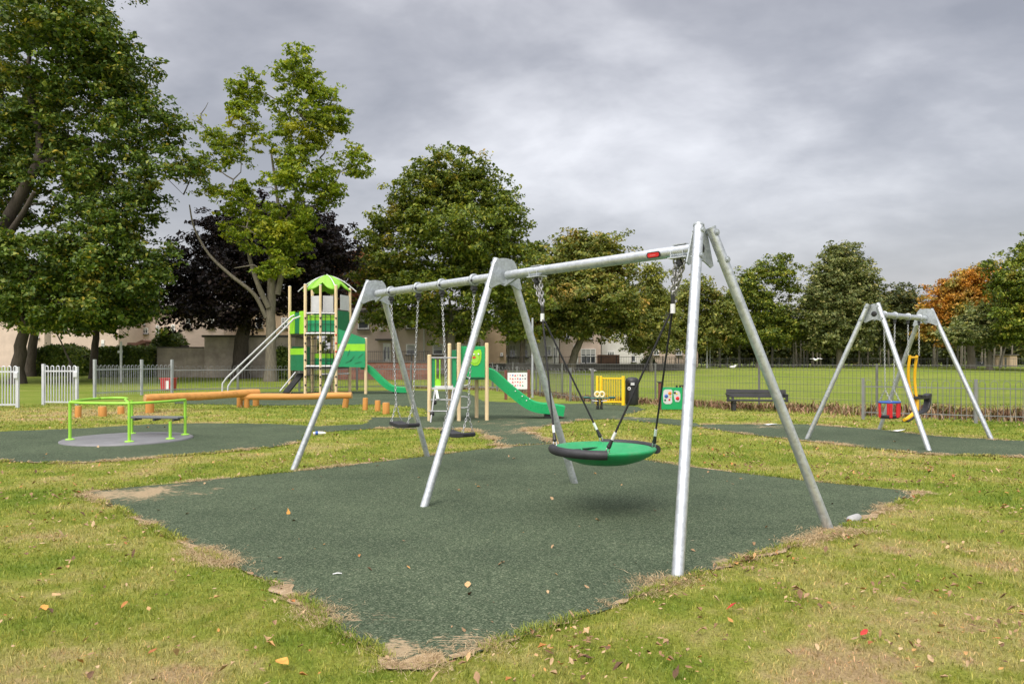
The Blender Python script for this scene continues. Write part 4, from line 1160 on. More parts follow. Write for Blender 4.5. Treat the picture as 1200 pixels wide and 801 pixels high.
# twin sliding rails on the left
for dx, dy in ((0, 0), (0.27, -0.5)):
    Y0 = 31.8 + dy
    k_ = 1 if dx else 0
    pts = [V3(tx(346 + 5 * k_, Y0), Y0 + 0.2, tz(367.5 + 2.5 * k_, Y0)), V3(tx(341 + 3 * k_, Y0), Y0, tz(371 + 2.5 * k_, Y0)), V3(tx(336.5 + 3 * k_, Y0), Y0, tz(375.5 + 3 * k_, Y0))]
    low = V3(tx(262 + 6.5 * k_, Y0), Y0, tz(446 + 3 * k_, Y0)); pts += [pts[-1].lerp(low, t) for t in (0.25, 0.5, 0.75, 0.95)]
    pts += [low + V3(-0.04, 0, -0.12), V3(low.x - 0.06, Y0, 0.0)]
    MB().tube(pts, 0.04, 10).build('sliding_rail', M['lgrey'], tower)

def chute(root, pts, width, wall, mat, ydir=V3(0, 1, 0)):
    """slide along pts (bed centre line), U section; the wall stands on each side"""
    sec = [(-width / 2 - 0.035, -0.05), (-width / 2 - 0.035, wall), (-width / 2 - 0.01, wall + 0.015), (-width / 2 + 0.012, wall), (-width / 2 + 0.05, 0.03), (-width / 2 + 0.12, 0.0),
           (width / 2 - 0.12, 0.0), (width / 2 - 0.05, 0.03), (width / 2 - 0.012, wall), (width / 2 + 0.01, wall + 0.015), (width / 2 + 0.035, wall), (width / 2 + 0.035, -0.05)]
    n_ = len(pts); V = []
    for i, p in enumerate(pts):
        t = (pts[min(i + 1, n_ - 1)] - pts[max(i - 1, 0)]).normalized(); s_ = ydir; up = s_.cross(t).normalized()
        if up.z < 0: up = -up
        V += [p + s_ * a + up * b for a, b in sec]
    m_ = len(sec)
    Fc = [(i * m_ + k, i * m_ + (k + 1) % m_, (i + 1) * m_ + (k + 1) % m_, (i + 1) * m_ + k) for i in range(n_ - 1) for k in range(m_)]
    Fc += [tuple(range(m_)), tuple(range((n_ - 1) * m_, n_ * m_))[::-1]]
    mb = MB(); mb.add(V, Fc, 0, False)
    o = mb.build('slide', mat, root)
    bm = bmesh.new(); bm.from_mesh(o.data); bmesh.ops.recalc_face_normals(bm, faces=bm.faces); bm.to_mesh(o.data); bm.free()
    return o
def smooth_path(K, n=24):
    K = [Vector(k) for k in K]; out = []
    m_ = len(K)
    for i in range(m_ - 1):
        p0, p1, p2, p3 = K[max(i - 1, 0)], K[i], K[i + 1], K[min(i + 2, m_ - 1)]
        for t in [k / 8 for k in range(8)]:
            out.append(0.5 * ((2 * p1) + (p2 - p0) * t + (2 * p0 - 5 * p1 + 4 * p2 - p3) * t * t + (3 * p1 - p0 - 3 * p2 + p3) * t ** 3))
    out.append(K[-1]); return out
Ys = 31.9
chute(tower, smooth_path([(tx(424, Ys), Ys, tz(431, Ys)), (tx(432, Ys), Ys, tz(433.5, Ys)), (tx(446, Ys), Ys, tz(447, Ys)), (tx(457, Ys), Ys, tz(455.5, Ys)), (tx(468, Ys), Ys, tz(458, Ys)), (tx(481, Ys), Ys, tz(458.2, Ys))]), 0.5, 0.17, M['slide'])
MB().box((tx(464, Ys), Ys, 0.06), (0.25, 0.4, 0.13)).build('slide_foot', M['blackpl'], tower)

# ================================================================== SMALL SLIDE UNIT
UY = 17.7
unit = thing('slide_unit', (tx(540, UY), UY, 0), 'low toddler play unit with cream posts, ladder and a green slide', 'slide unit')
UP = {'a': (503.2, 17.35, 416), 'b': (526.8, 18.6, 402.8), 'c': (537.8, 17.35, 402), 'd': (558.6, 18.3, 420), 'e': (570.5, 17.5, 402.4)}
for k, (px, Y, top) in UP.items():
    x = tx(px, Y); z = tz(top, Y)
    o = MB().tube([(x, Y, -0.02), (x, Y, z)], 0.048, 14).build('post', M['cream'], unit)
    MB().tube([(x, Y, z), (x, Y, z + 0.015)], [0.046, 0.036], 14).build('post_cap', M['cream'], o)
ux = {k: tx(v[0], v[1]) for k, v in UP.items()}
def upan(name, px0, px1, py0, py1, Y, mat, th=0.025, parent=None, bev=0.006):
    a, b, z0, z1 = tx(px0, Y), tx(px1, Y), tz(py1, Y), tz(py0, Y)
    return MB().prism([(0, 0), (b - a, 0), (b - a, z1 - z0), (0, z1 - z0)], th, V3(a, Y, z0), V3(1, 0, 0), V3(0, 0, 1)).build(name, mat, parent or unit, bevel=bev)
pf = upan('front_panel', 540.2, 568.2, 405.5, 442, 17.45, M['slide'])
# lime motif on the panel
def blob(cx_, cy_, pts, Y, mat, name, parent, th=0.012):
    return MB().prism([(tx(x, Y) - tx(cx_, Y), tz(y, Y) - tz(cy_, Y)) for x, y in pts], th, V3(tx(cx_, Y), Y, tz(cy_, Y)), V3(1, 0, 0), V3(0, 0, 1)).build(name, mat, parent)
mot = [(563.5, 409.5), (561, 409), (558.5, 410), (550, 410.5), (547, 412), (545.5, 417), (546, 422), (549, 425), (553, 427), (556, 428.3), (560, 427.8), (562.5, 425), (564, 420), (564.3, 414)]
blob(555, 418, mot, 17.43, M['lime'], 'lime_motif', pf)
inn = [(555 + (x - 555) * 0.72, 418.3 + (y - 418.3) * 0.72) for x, y in mot]
blob(555, 418, inn, 17.420, M['limetube'], 'lime_motif', pf)
blob(556, 418, [(553.5, 418), (557, 417.3), (557.5, 419.3), (554, 420)], 17.412, M['red'], 'red_mouth', pf)
for (ex_, ey_) in ((555.5, 415.2), (560.8, 414.8)):
    MB().ball((tx(ex_, 17.41), 17.41, tz(ey_, 17.41)), 0.022, 8, 6).build('eye', M['white'], pf)
# left platform with pierced panel
upan('side_panel', 506, 509.5, 420, 456, 17.4, M['pgreen']); upan('side_panel', 531, 535, 418, 456, 17.4, M['pgreen'])
upan('back_panel', 529.5, 535, 410, 450, 18.5, M['dgreen'])
MB().tube([(ux['a'], 17.35, tz(419, 17.35)), (ux['c'], 17.35, tz(419, 17.35))], 0.016, 10).build('top_rail', M['ladder'], unit)
Yb = 18.5
lp = upan('slotted_panel', 509.8, 516.5, 444, 452, Yb, M['lime'])
for px in (510.6, 515.4): upan('slotted_bar', px - 0.6, px + 0.6, 421, 445, Yb, M['lime'], parent=lp, bev=0)
MB().tube([(tx(521.5, 18.0), 18.0, tz(452, 18)), (tx(521.5, 18.0), 18.0, tz(419, 18))], 0.015, 8).build('grab_bar', M['steel'], unit)
mb = MB(); mb.box(((ux['a'] + ux['c']) / 2, 17.95, tz(454.6, 17.5)), (ux['c'] - ux['a'], 1.15, 0.05)); mb.build('platform', M['lgrey'], unit, bevel=0.006)
mb = MB(); mb.box(((ux['c'] + ux['e']) / 2, 17.95, tz(443.5, 17.5)), (ux['e'] - ux['c'], 0.9, 0.05)); mb.build('platform', M['dgreen'], unit, bevel=0.006)
for s0_, s1_ in ((509.8, 504.6), (531, 525)):
    MB().tube([V3(tx(s0_, 17.3), 17.3, tz(456, 17.3)), V3(tx(s1_, 16.95), 16.95, 0.0)], 0.02, 10).build('ladder_stringer', M['ladder'], unit)
for z_, t in ((0.52, 0.30), (0.26, 0.68)):
    a = V3(tx(509.8 - 5.2 * t - 0.5, 17.2), 17.3 - 0.35 * t, z_); b = V3(tx(531 - 6 * t + 0.5, 17.2), 17.3 - 0.35 * t, z_)
    r_ = MB().tube([a - V3(0.06, 0, 0), b + V3(0.04, 0, 0)], 0.016, 10).build('rung', M['ladder'], unit)
    MB().ball(a + V3(0.03, -0.01, -0.06), 0.055, 10, 8, 0, (1, 0.8, 1.1)).build('foothold', M['blackpl'], r_)
    MB().ball(b + V3(-0.01, -0.01, -0.05), 0.04, 10, 8).build('foothold', M['blackpl'], r_)
a = V3(tx(511, 17.2), 17.25, tz(457, 17.2)); mb = MB(); mb.beam(a, a + V3(0.05, -0.12, -0.2), 0.06, 0.02); mb.build('brace_strap', M['white'], unit)
def hoop(pxl, pxr, py0, py1, Y):
    x0_, x1_ = tx(pxl, Y), tx(pxr, Y); z0_, z1_ = tz(py1, Y), tz(py0, Y); r_ = (z1_ - z0_) / 2
    pts = [V3(x0_, Y, z1_)] + [V3(x1_ - r_ + r_ * math.sin(a), Y, (z0_ + z1_) / 2 + r_ * math.cos(a)) for a in [PI * k / 12 for k in range(13)]] + [V3(x0_, Y, z0_)]
    MB().tube(pts, 0.015, 10).build('grab_hoop', M['ladder'], unit)
hoop(538.5, 551, 464.5, 477.5, 17.35); hoop(538.5, 550.5, 441, 451.5, 17.35)
Ys = 18.25
sp = chute(unit, smooth_path([(tx(569, Ys), Ys, tz(440, Ys)), (tx(576, Ys), Ys, tz(442.5, Ys)), (tx(595, Ys), Ys, tz(459, Ys)), (tx(616, Ys), Ys, tz(475, Ys)), (tx(630, Ys), Ys, tz(480.5, Ys)), (tx(645, Ys), Ys, tz(482, Ys)), (tx(660, Ys), Ys, tz(484.5, Ys))]), 0.42, 0.19, M['slide'])
for (px, py) in ((604, 458), (612, 464), (617, 469), (621, 467), (608, 455)):
    MB().ball((tx(px, 18.0), 18.0, tz(py, 18)), 0.016, 8, 6).build('bolt', M['white'], sp)
MB().box((tx(643, Ys), Ys, 0.05), (0.22, 0.35, 0.12)).build('slide_foot', M['blackpl'], unit)

# ================================================================== SMALL FURNITURE
# notice board with picture symbols
NY = 27.0
nb = thing('notice_board', (tx(607, NY), NY, 0), 'white picture symbol board between two brown posts behind the small slide', 'notice board')
for px in (592.8, 619.6):
    MB().box((tx(px, NY), NY, tz(433.5, NY) / 2), (0.11, 0.11, tz(433.5, NY))).build('post', M['postbrown'], nb, bevel=0.012)
a, b, z0, z1 = tx(594.8, NY), tx(618.2, NY), tz(455.8, NY), tz(436.4, NY)
pb = MB().box(((a + b) / 2, NY - 0.02, (z0 + z1) / 2), (b - a, 0.03, z1 - z0)).build('panel', M['white'], nb, bevel=0.005)
cols = [M['red'], M['blue'], M['orange'], M['pgreen'], M['dark_metal']]
k = 0
for r_ in range(4):
    mb = {}
    for c_ in range(7):
        if r_ >= 2 and c_ in (0, 6): continue
        x = a + 0.10 + c_ * 0.093; z = z1 - 0.10 - r_ * 0.125
        q = MB(); s_ = 0.020 + 0.008 * ((k * 7) % 3)
        if k % 3 == 0: q.box((x, NY - 0.037, z), (s_ * 1.6, 0.004, s_ * 1.6))
        elif k % 3 == 1: q.ball((x, NY - 0.036, z), s_, 10, 6, 0, (1, 0.12, 1))
        else: q.prism([(-s_, -s_), (s_, -s_), (0, s_)], 0.004, V3(x, NY - 0.037, z), V3(1, 0, 0), V3(0, 0, 1))
        q.build('symbol', cols[4] if (c_ >= 5 and r_ < 2) else (cols[0] if k % 2 == 0 else cols[k % 5]), pb); k += 1
# sign pole behind it
Y_ = 28.4; p = thing('slim_pole', (tx(624, Y_), Y_, 0), 'tall slim pale grey pole standing right of the picture symbol board', 'pole')
MB().tube([(tx(624, Y_), Y_, 0), (tx(624, Y_), Y_, tz(373, Y_))], [0.045, 0.038], 12).build('pole', M['fence'], p)
MB().tube([(tx(624, Y_), Y_, tz(373, Y_)), (tx(624, Y_), Y_, tz(372.4, Y_))], [0.045, 0.02], 12).build('pole_cap', M['fence'], p)

# litter bin
bp0 = G(740.7, 474.5); BY = bp0.y
bn = thing('litter_bin', (bp0.x, BY, 0), 'black round-topped litter bin beside the yellow gate', 'litter bin')
rB = 7.7 * BY / F; HB = (474.5 - 441.5) * BY / F
mb = MB(); mb.lathe([(rB * 0.9, 0.02), (rB * 0.97, 0.06), (rB, 0.25), (rB, HB * 0.80)], bp0, 28); mb.build('body', M['blackpl'], bn)
mb = MB(); mb.lathe([(rB * 1.03, HB * 0.78), (rB * 1.03, HB * 0.86), (rB * 0.88, HB * 0.95), (rB * 0.5, HB * 0.99), (0.0001, HB)], bp0, 28); mb.build('hood', M['blackpl'], bn)
mb = MB(); mb.lathe([(rB * 1.012, HB * 0.66), (rB * 1.012, HB * 0.85)], bp0, 10, a0=math.radians(225), a1=math.radians(285)); mb.build('opening', simple('bin_opening_dark', (0.004, 0.004, 0.004), 0.9), bn)
def on_bin(az, z, r_, mat, name, sq_=False):
    a = math.radians(az); c = bp0 + V3(math.cos(a) * rB * 1.035, math.sin(a) * rB * 1.035, z); ex = V3(-math.sin(a), math.cos(a), 0)
    poly = [(-r_, -r_ * .7), (r_, -r_ * .7), (r_, r_ * .7), (-r_, r_ * .7)] if sq_ else [(r_ * math.cos(t * PI / 8), r_ * math.sin(t * PI / 8)) for t in range(16)]
    return MB().prism(poly, 0.006, c, ex, V3(0, 0, 1)).build(name, mat, bn)
cr_ = on_bin(236, HB * 0.60, 0.055, M['white'], 'council_crest')
a = math.radians(236); c = bp0 + V3(math.cos(a) * (rB * 1.035 + 0.004), math.sin(a) * (rB * 1.035 + 0.004), HB * 0.60)
MB().prism([(-0.02, -0.03), (0.02, -0.03), (0.028, 0.01), (0, 0.035), (-0.028, 0.01)], 0.004, c, V3(-math.sin(a), math.cos(a), 0), V3(0, 0, 1)).build('crest_mark', M['dark_metal'], cr_)
on_bin(265, HB * 0.76, 0.06, M['lgrey'], 'notice_label', True)

# yellow gate
GYa = G(700, 474.3); GYb = G(730.5, 475.0)
gt = thing('yellow_gate', (GYa.x, GYa.y, 0), 'yellow metal gate with upright bars beside the black bin', 'gate')
gd = (GYb - GYa); gL = gd.length; gd.normalize(); gH = 0.93
for t, r_ in ((0.0, 0.05), (0.14, 0.045), (1.0, 0.06)):
    q = GYa + gd * gL * t; MB().box(q + V3(0, 0, (gH + 0.02) / 2), (r_ * 1.6, r_ * 1.6, gH + 0.02), R=math.atan2(gd.y, gd.x)).build('gate_post', M['yellow'], gt, bevel=0.006)
for z in (0.12, gH - 0.05):
    mb = MB(); mb.beam(GYa + gd * gL * 0.14 + V3(0, 0, z), GYa + gd * gL * 0.97 + V3(0, 0, z), 0.04, 0.05); mb.build('gate_rail', M['yellow'], gt)
mb = MB()
for k in range(11):
    q = GYa + gd * gL * (0.20 + 0.066 * k); mb.tube([q + V3(0, 0, 0.12), q + V3(0, 0, gH - 0.05)], 0.011, 8)
mb.build('bars', M['yellow'], gt)

# spring see-saw with ring handles
sp0 = G(702.5, 479.6); sY = sp0.y
ss = thing('spring_seesaw', (sp0.x, sY, 0), 'small teal spring see-saw with cream ring handles in front of the yellow gate', 'spring rider')
for s_ in (-1, 1):
    mb = MB(); q = sp0 + V3(s_ * 0.055, 0, 0)
    mb.tube([q + V3(0.036 * math.cos(t * 0.9), 0.036 * math.sin(t * 0.9), 0.02 + t * 0.0062) for t in range(48)], 0.016, 6)
    mb.tube([q, q + V3(0, 0, 0.33)], 0.018, 8)
    mb.build('spring', M['blackpl'], ss)
MB().box(sp0 + V3(0, 0, 0.34), (0.9, 0.10, 0.035)).build('plank', M['teal'], ss, bevel=0.01)
for s_ in (-1, 1):
    MB().lathe([(0.0001, 0.03), (0.09, 0.03), (0.11, 0.015), (0.10, 0.0), (0.0001, 0.0)], sp0 + V3(s_ * 0.38, 0, 0.355), 16).build('seat', M['teal'], ss)
    c = sp0 + V3(s_ * 0.07, -0.03, 0.45)
    h_ = MB().tube([c + V3(0.07 * math.cos(t), 0.0, 0.075 * math.sin(t)) for t in [2 * PI * k / 16 for k in range(16)]], 0.03, 8, False, True).build('handle_ring', M['creampl'], ss)
    MB().tube([sp0 + V3(s_ * 0.06, 0, 0.32), sp0 + V3(s_ * 0.065, 0, 0.46)], 0.02, 8).build('handle_stem', M['teal'], h_)
    MB().tube([sp0 + V3(s_ * 0.05, -0.06, 0.25), sp0 + V3(s_ * 0.22, -0.06, 0.27)], 0.014, 8).build('foot_bar', M['lgrey'], ss)

# play panel
PY = G(786, 481).y
pl = thing('play_panel', (tx(787, PY), PY, 0), 'green activity panel with coloured knobs between two red brown posts', 'play panel')
for px, top in ((773.2, 448), (801.2, 452)):
    x = tx(px, PY); z = tz(top, PY)
    o = MB().box((x, PY, z / 2), (0.075, 0.075, z)).build('post', M['postbrown'], pl, bevel=0.008)
    MB().box((x, PY, z + 0.012), (0.14, 0.12, 0.03)).build('post_cap', M['blackpl'], o, bevel=0.006)
a, b, z0, z1 = tx(774.6, PY), tx(800, PY), tz(479.5, PY), tz(453.6, PY)
pnl = MB().box(((a + b) / 2, PY - 0.01, (z0 + z1) / 2), (b - a, 0.03, z1 - z0)).build('panel', M['slide'], pl, bevel=0.008)
def pblob(pts, mat, name, off=0.03):
    return blob(787, 465, pts, PY - off, mat, name, pnl)
pblob([(777.6, 457.5), (780, 455.9), (786.5, 456), (788, 458), (787.5, 466), (787.8, 471), (786, 473), (780, 473.2), (777.4, 471), (777.0, 463)], M['lgrey'], 'grey_plate')
pblob([(790, 457.5), (793, 457.3), (796, 458.2), (797.3, 462), (797.2, 468), (795.5, 470.6), (791.5, 470.5), (790, 467), (789.2, 461)], M['lgrey'], 'grey_plate')
for (px, py, s_, m_) in ((780.8, 464, 0.055, 'blue'), (785, 460.5, 0.05, 'orange'), (779.5, 468.5, 0.03, 'dgreen'), (784.5, 468, 0.03, 'red'), (790.8, 460, 0.035, 'dark_metal'), (794, 466.5, 0.055, 'red'), (793, 461, 0.025, 'yellow'), (785.5, 464.5, 0.025, 'yellow')):
    MB().ball((tx(px, PY - .04), PY - 0.04, tz(py, PY - .04)), s_, 12, 8, 0, (1, 0.35, 1)).build('knob', M[m_], pnl)
for px in (793, 797): MB().box((tx(px, PY), PY, z1 + 0.03), (0.05, 0.05, 0.06)).build('top_peg', M['blackpl'], pl)

# park bench, facing the viewer and slightly to the left
bc0 = G(886, 481.5); ba = math.radians(-10)
be = thing('park_bench', (bc0.x, bc0.y, 0), 'weathered black slatted park bench by the wire fence', 'bench', rz=0)
ex, ey = V3(math.cos(ba), math.sin(ba), 0), V3(-math.sin(ba), math.cos(ba), 0)
def bxx(name, u, v, z, su, sv, sz, mat='benchblack', parent=None, tilt=0):
    R = Matrix.Rotation(ba, 3, 'Z') @ Matrix.Rotation(tilt, 3, 'X')
    return MB().box(bc0 + ex * u + ey * v + V3(0, 0, z), (su, sv, sz), R).build(name, M[mat], parent or be, bevel=0.008)
for v in (-0.16, -0.03, 0.10): bxx('seat_slat', 0, v, 0.31, 1.62, 0.115, 0.04)
for k, z in enumerate((0.44, 0.555)): bxx('back_slat', 0.03, 0.235 + 0.03 * k, z, 1.66, 0.04, 0.112, tilt=-0.22)
for u in (-0.62, 0.58):
    f_ = bxx('leg_frame', u, -0.12, 0.145, 0.10, 0.09, 0.29); bxx('rear_leg', u, 0.2, 0.145, 0.10, 0.09, 0.29, parent=f_); bxx('foot_rail', u, 0.03, 0.265, 0.08, 0.46, 0.06, parent=f_)
    bxx('back_post', u, 0.25, 0.43, 0.07, 0.05, 0.34, parent=f_, tilt=-0.22)
for u in (-0.80, 0.80):
    f_ = bxx('armrest', u, -0.04, 0.48, 0.07, 0.46, 0.05); bxx('arm_post', u, -0.22, 0.38, 0.07, 0.07, 0.20, parent=f_)

# red tub beyond the left fence
rb = G(197.5, 459); Yr = rb.y + 1.6
rb = V3(tx(197.5, Yr), Yr, gz(0, Yr))
rt = thing('red_tub', rb, 'faded red plastic tub with a white stripe behind the left fence', 'tub')
mb = MB(); mb.box(rb + V3(0, 0, 0.29), (0.54, 0.45, 0.58), taper=1.14); mb.build('body', M['redbin'], rt, bevel=0.03)
MB().box(rb + V3(0, 0, 0.585), (0.66, 0.55, 0.05)).build('rim', M['redbin'], rt, bevel=0.015)
MB().box(rb + V3(0.06, -0.262, 0.27), (0.13, 0.012, 0.42)).build('stripe', M['white'], rt)

# lump of pipe at the edge of the pad, rag and scraps
q = G(1001, 611); pz = thing('pipe_stub', (q.x, q.y, 0), 'short grey pipe stub lying half buried at the pad edge by the near right leg', 'pipe stub')
dd = V3(0.8, 0.6, 0)
MB().tube([q - dd * 0.075 + V3(0, 0, 0.012), q - dd * 0.06 + V3(0, 0, 0.02), q + dd * 0.06 + V3(0, 0, 0.025), q + dd * 0.075 + V3(0, 0, 0.015)], [0.03, 0.042, 0.042, 0.034], 16).build('pipe', M['concrete'], pz)
MB().tube([q - dd * 0.083 + V3(0, 0, 0.012), q - dd * 0.07 + V3(0, 0, 0.014)], [0.024, 0.031], 12).build('end_plug', M['redbin'], pz)
q = G(374, 510.5)
rg = thing('crumpled_bottle', (q.x, q.y, 0), 'crumpled clear and blue plastic bottle on the grass behind the far front leg', 'litter')
MB().tube([q + V3(-0.11, -0.02, 0.05), q + V3(-0.05, 0, 0.055), q + V3(0.06, 0.01, 0.055), q + V3(0.10, 0.01, 0.055), q + V3(0.125, 0.01, 0.055)], [0.025, 0.035, 0.03, 0.018, 0.015], 12).build('bottle', M['white'], rg)
MB().tube([q + V3(-0.07, -0.01, 0.055), q + V3(-0.02, 0, 0.055)], 0.037, 12).build('label_band', M['blue'], rg)
q = G(395, 674.5); mb = MB(); mb.tube([q + V3(-0.03, 0, 0.014), q + V3(0.0, 0.008, 0.018), q + V3(0.03, 0.012, 0.015)], [0.003, 0.005, 0.003], 6)
tag(mb.build('twig', M['ferrule'], loc=q), 'short whitish twig on the left part of the rubber pad', 'twig')
for (px, py, lab) in ((903, 499, 'flat pale scrap of paper on the path left of the small swing frame'), (1050, 506.5, 'pale scrap of paper on the rubber under the yellow swing')):
    q = G(px, py); r = np.random.default_rng(px); V = leaf_shape(1, r, np.array([0.30]))[0]; V[:, 2] = np.abs(V[:, 2]) * 0.3
    mb = MB(); mb.add(V, LEAF_FACES, 0, False); o = mb.build('paper_scrap', M['white']); o.location = (q.x, q.y, 0.03); tag(o, lab, 'paper')

# ================================================================== FENCES
def fence_line(root, pts, h, hoops=True, pitch=0.21, post_every=2.7, rt_=0.011, zf=lambda x, y: 0.0, posts=None, post_h=None, rail_z=(0.18, None), mat=None, pr=0.034, rail_h=0.045):
    mat = mat or M['fence']; bars = MB(); r1 = MB(); r2 = MB()
    acc = 0
    for i in range(len(pts) - 1):
        a, b = V3(pts[i][0], pts[i][1], 0), V3(pts[i + 1][0], pts[i + 1][1], 0); L = (b - a).length; d_ = (b - a).normalized()
        n_ = max(1, int(round(L / pitch)))
        for k in range(n_):
            p0 = a + d_ * (L * (k + 0.22) / n_); p1 = a + d_ * (L * (k + 0.78) / n_); g = zf(p0.x, p0.y)
            R = (p1 - p0).length / 2; c = (p0 + p1) / 2
            if hoops:
                arc = [V3(p0.x, p0.y, g + 0.06)] + [c - d_ * R * math.cos(t) + V3(0, 0, g + h - R + R * math.sin(t)) for t in [PI * q / 5 for q in range(6)]] + [V3(p1.x, p1.y, g + 0.06)]
                bars.tube(arc, rt_, 4, False)
            else:
                bars.tube([V3(p0.x, p0.y, g + 0.06), V3(p0.x, p0.y, g + h)], rt_, 4, False); bars.tube([V3(p1.x, p1.y, g + 0.06), V3(p1.x, p1.y, g + h)], rt_, 4, False)
        top = h - 0.17 if hoops else h - 0.08
        for z, m_ in ((rail_z[0], r1), (top if rail_z[1] is None else rail_z[1], r2)):
            m_.beam(a + V3(0, 0, z + zf(a.x, a.y)), b + V3(0, 0, z + zf(b.x, b.y)), 0.012, rail_h)
        np_ = max(1, int(round(L / post_every)))
        if posts is None:
            for k in range(np_ + (1 if i == len(pts) - 2 else 0)):
                p = a + d_ * L * k / np_; g = zf(p.x, p.y)
                MB().box(p + V3(0, 0, g + (post_h or h + 0.08) / 2), (pr * 2, pr * 2, (post_h or h + 0.08)), R=math.atan2(d_.y, d_.x)).build('post', mat, root)
    bars.build('hoop_bars' if hoops else 'upright_bars', mat, root); r1.build('bottom_rail', mat, root); r2.build('top_rail', mat, root)

Gp = lambda px, py: (G(px, py).x, G(px, py).y)
l0, l1_, l2_, l3, l4 = Gp(111, 465.8), Gp(166, 462.5), Gp(201.5, 460.8), (-5.1, 36.5), (-0.7, 34.5)
bf = thing('bow_top_fence', (*l0, 0), 'grey bow-top railing running from the left gate behind the climbing tower', 'fence')
fence_line(bf, [l0, l1_, l2_], 1.27, pitch=0.21, post_every=2.4, post_h=1.50, pr=0.045, rt_=0.0085); 
fence_line(bf, [l4, (1.15, 29.6), (2.1, 26.0), (2.72, 24.4)], 1.15, pitch=0.42, post_every=2.75, post_h=1.2, rt_=0.007, mat=M['rfence'], rail_h=0.02)
fence_line(bf, [l2_, l3, l4], 1.2, pitch=0.25, post_every=2.75, post_h=1.25, rt_=0.008, mat=M['rfence'])
r0, r1_, r2_ = (3.85, 23.5), (8.67, 17.85), (10.75, 16.75)
rfence = thing('bow_top_fence', (*r1_, 0), 'grey bow-top railing running behind the toddler swings to the right edge', 'fence')
fence_line(rfence, [r1_, r2_, (12.9, 15.7), (15.2, 14.6)], 0.98, pitch=0.24, post_every=2.45, post_h=1.02, rt_=0.0062, mat=M['rfence'], rail_h=0.022)
# pale gates on the left
def pale_gate(a, b, n, label, latch_left):
    root = thing('park_gate', (a.x, a.y, 0), label, 'gate', 'pale metal gates at the left')
    d_ = (b - a); L = d_.length; d_.normalize(); H_ = 1.28
    for p, hh in ((a, H_ + 0.06), (b, H_ - 0.02)):
        MB().box(p + V3(0, 0, hh / 2), (0.085, 0.085, hh), R=math.atan2(d_.y, d_.x)).build('gate_post', M['gate'], root, bevel=0.006)
    mb = MB()
    for k in range(n):
        p0 = a + d_ * L * (k + 0.35) / n; p1 = a + d_ * L * (k + 0.85) / n; R = (p1 - p0).length / 2; c = (p0 + p1) / 2
        mb.tube([V3(p0.x, p0.y, 0.07)] + [c - d_ * R * math.cos(t) + V3(0, 0, H_ - R + R * math.sin(t)) for t in [PI * q / 6 for q in range(7)]] + [V3(p1.x, p1.y, 0.07)], 0.016, 6, False)
    mb.build('hoop_bars', M['gate'], root)
    for z in (0.1, H_ - 0.17):
        mb = MB(); mb.beam(a + V3(0, 0, z), b + V3(0, 0, z), 0.02, 0.05); mb.build('gate_rail', M['gate'], root)
    q = (a if latch_left else b) + V3(0, -0.07, H_ - 0.28)
    MB().box(q, (0.12, 0.06, 0.18)).build('latch_box', M['gate'], root, bevel=0.01)
pale_gate(G(51, 474.2), G(90, 474.5), 6, 'pale bow-top gate standing closed just right of the gap in the left fence', False)
pale_gate(G(-34, 478), G(20.5, 477.6), 8, 'pale bow-top gate cut by the left edge of the photograph', False)

# weldmesh sports fence beyond
mesh = thing('wire_mesh_fence', (1.94, 28.9, 0), 'tall thin wire mesh fence with dark posts along the sports field', 'fence')
mp_ = [(-5.5, 39.5), (-1.0, 37.0), (1.1, 32.5), (2.0, 28.8), (5.2, 26.2), (8.0, 23.4), (10.5, 20.8), (13.2, 18.2), (16.5, 15.2)]
wires = MB(); hor = MB(); MHt = 1.36
for i in range(len(mp_) - 1):
    a, b = V3(*mp_[i], 0), V3(*mp_[i + 1], 0); L = (b - a).length; n_ = int(L / 0.11)
    for k in range(n_):
        p = a.lerp(b, k / n_); wires.tube([p + V3(0, 0, 0.05), p + V3(0, 0, MHt - 0.03)], 0.0055, 3, False)
    for z in (0.06, 0.28, 0.5, 0.72, 0.94, 1.16, MHt - 0.04): hor.tube([a + V3(0, 0, z), b + V3(0, 0, z)], 0.0045 if z < 1.2 else 0.007, 4, False)
    m_ = 2 if L > 4.5 else 1
    for k in range(m_):
        p = a.lerp(b, k / m_); MB().tube([p, p + V3(0, 0, MHt)], 0.036, 10).build('post', M['mesh'], mesh)
wires.build('upright_wires', M['mesh'], mesh); hor.build('cross_wires', M['mesh'], mesh)

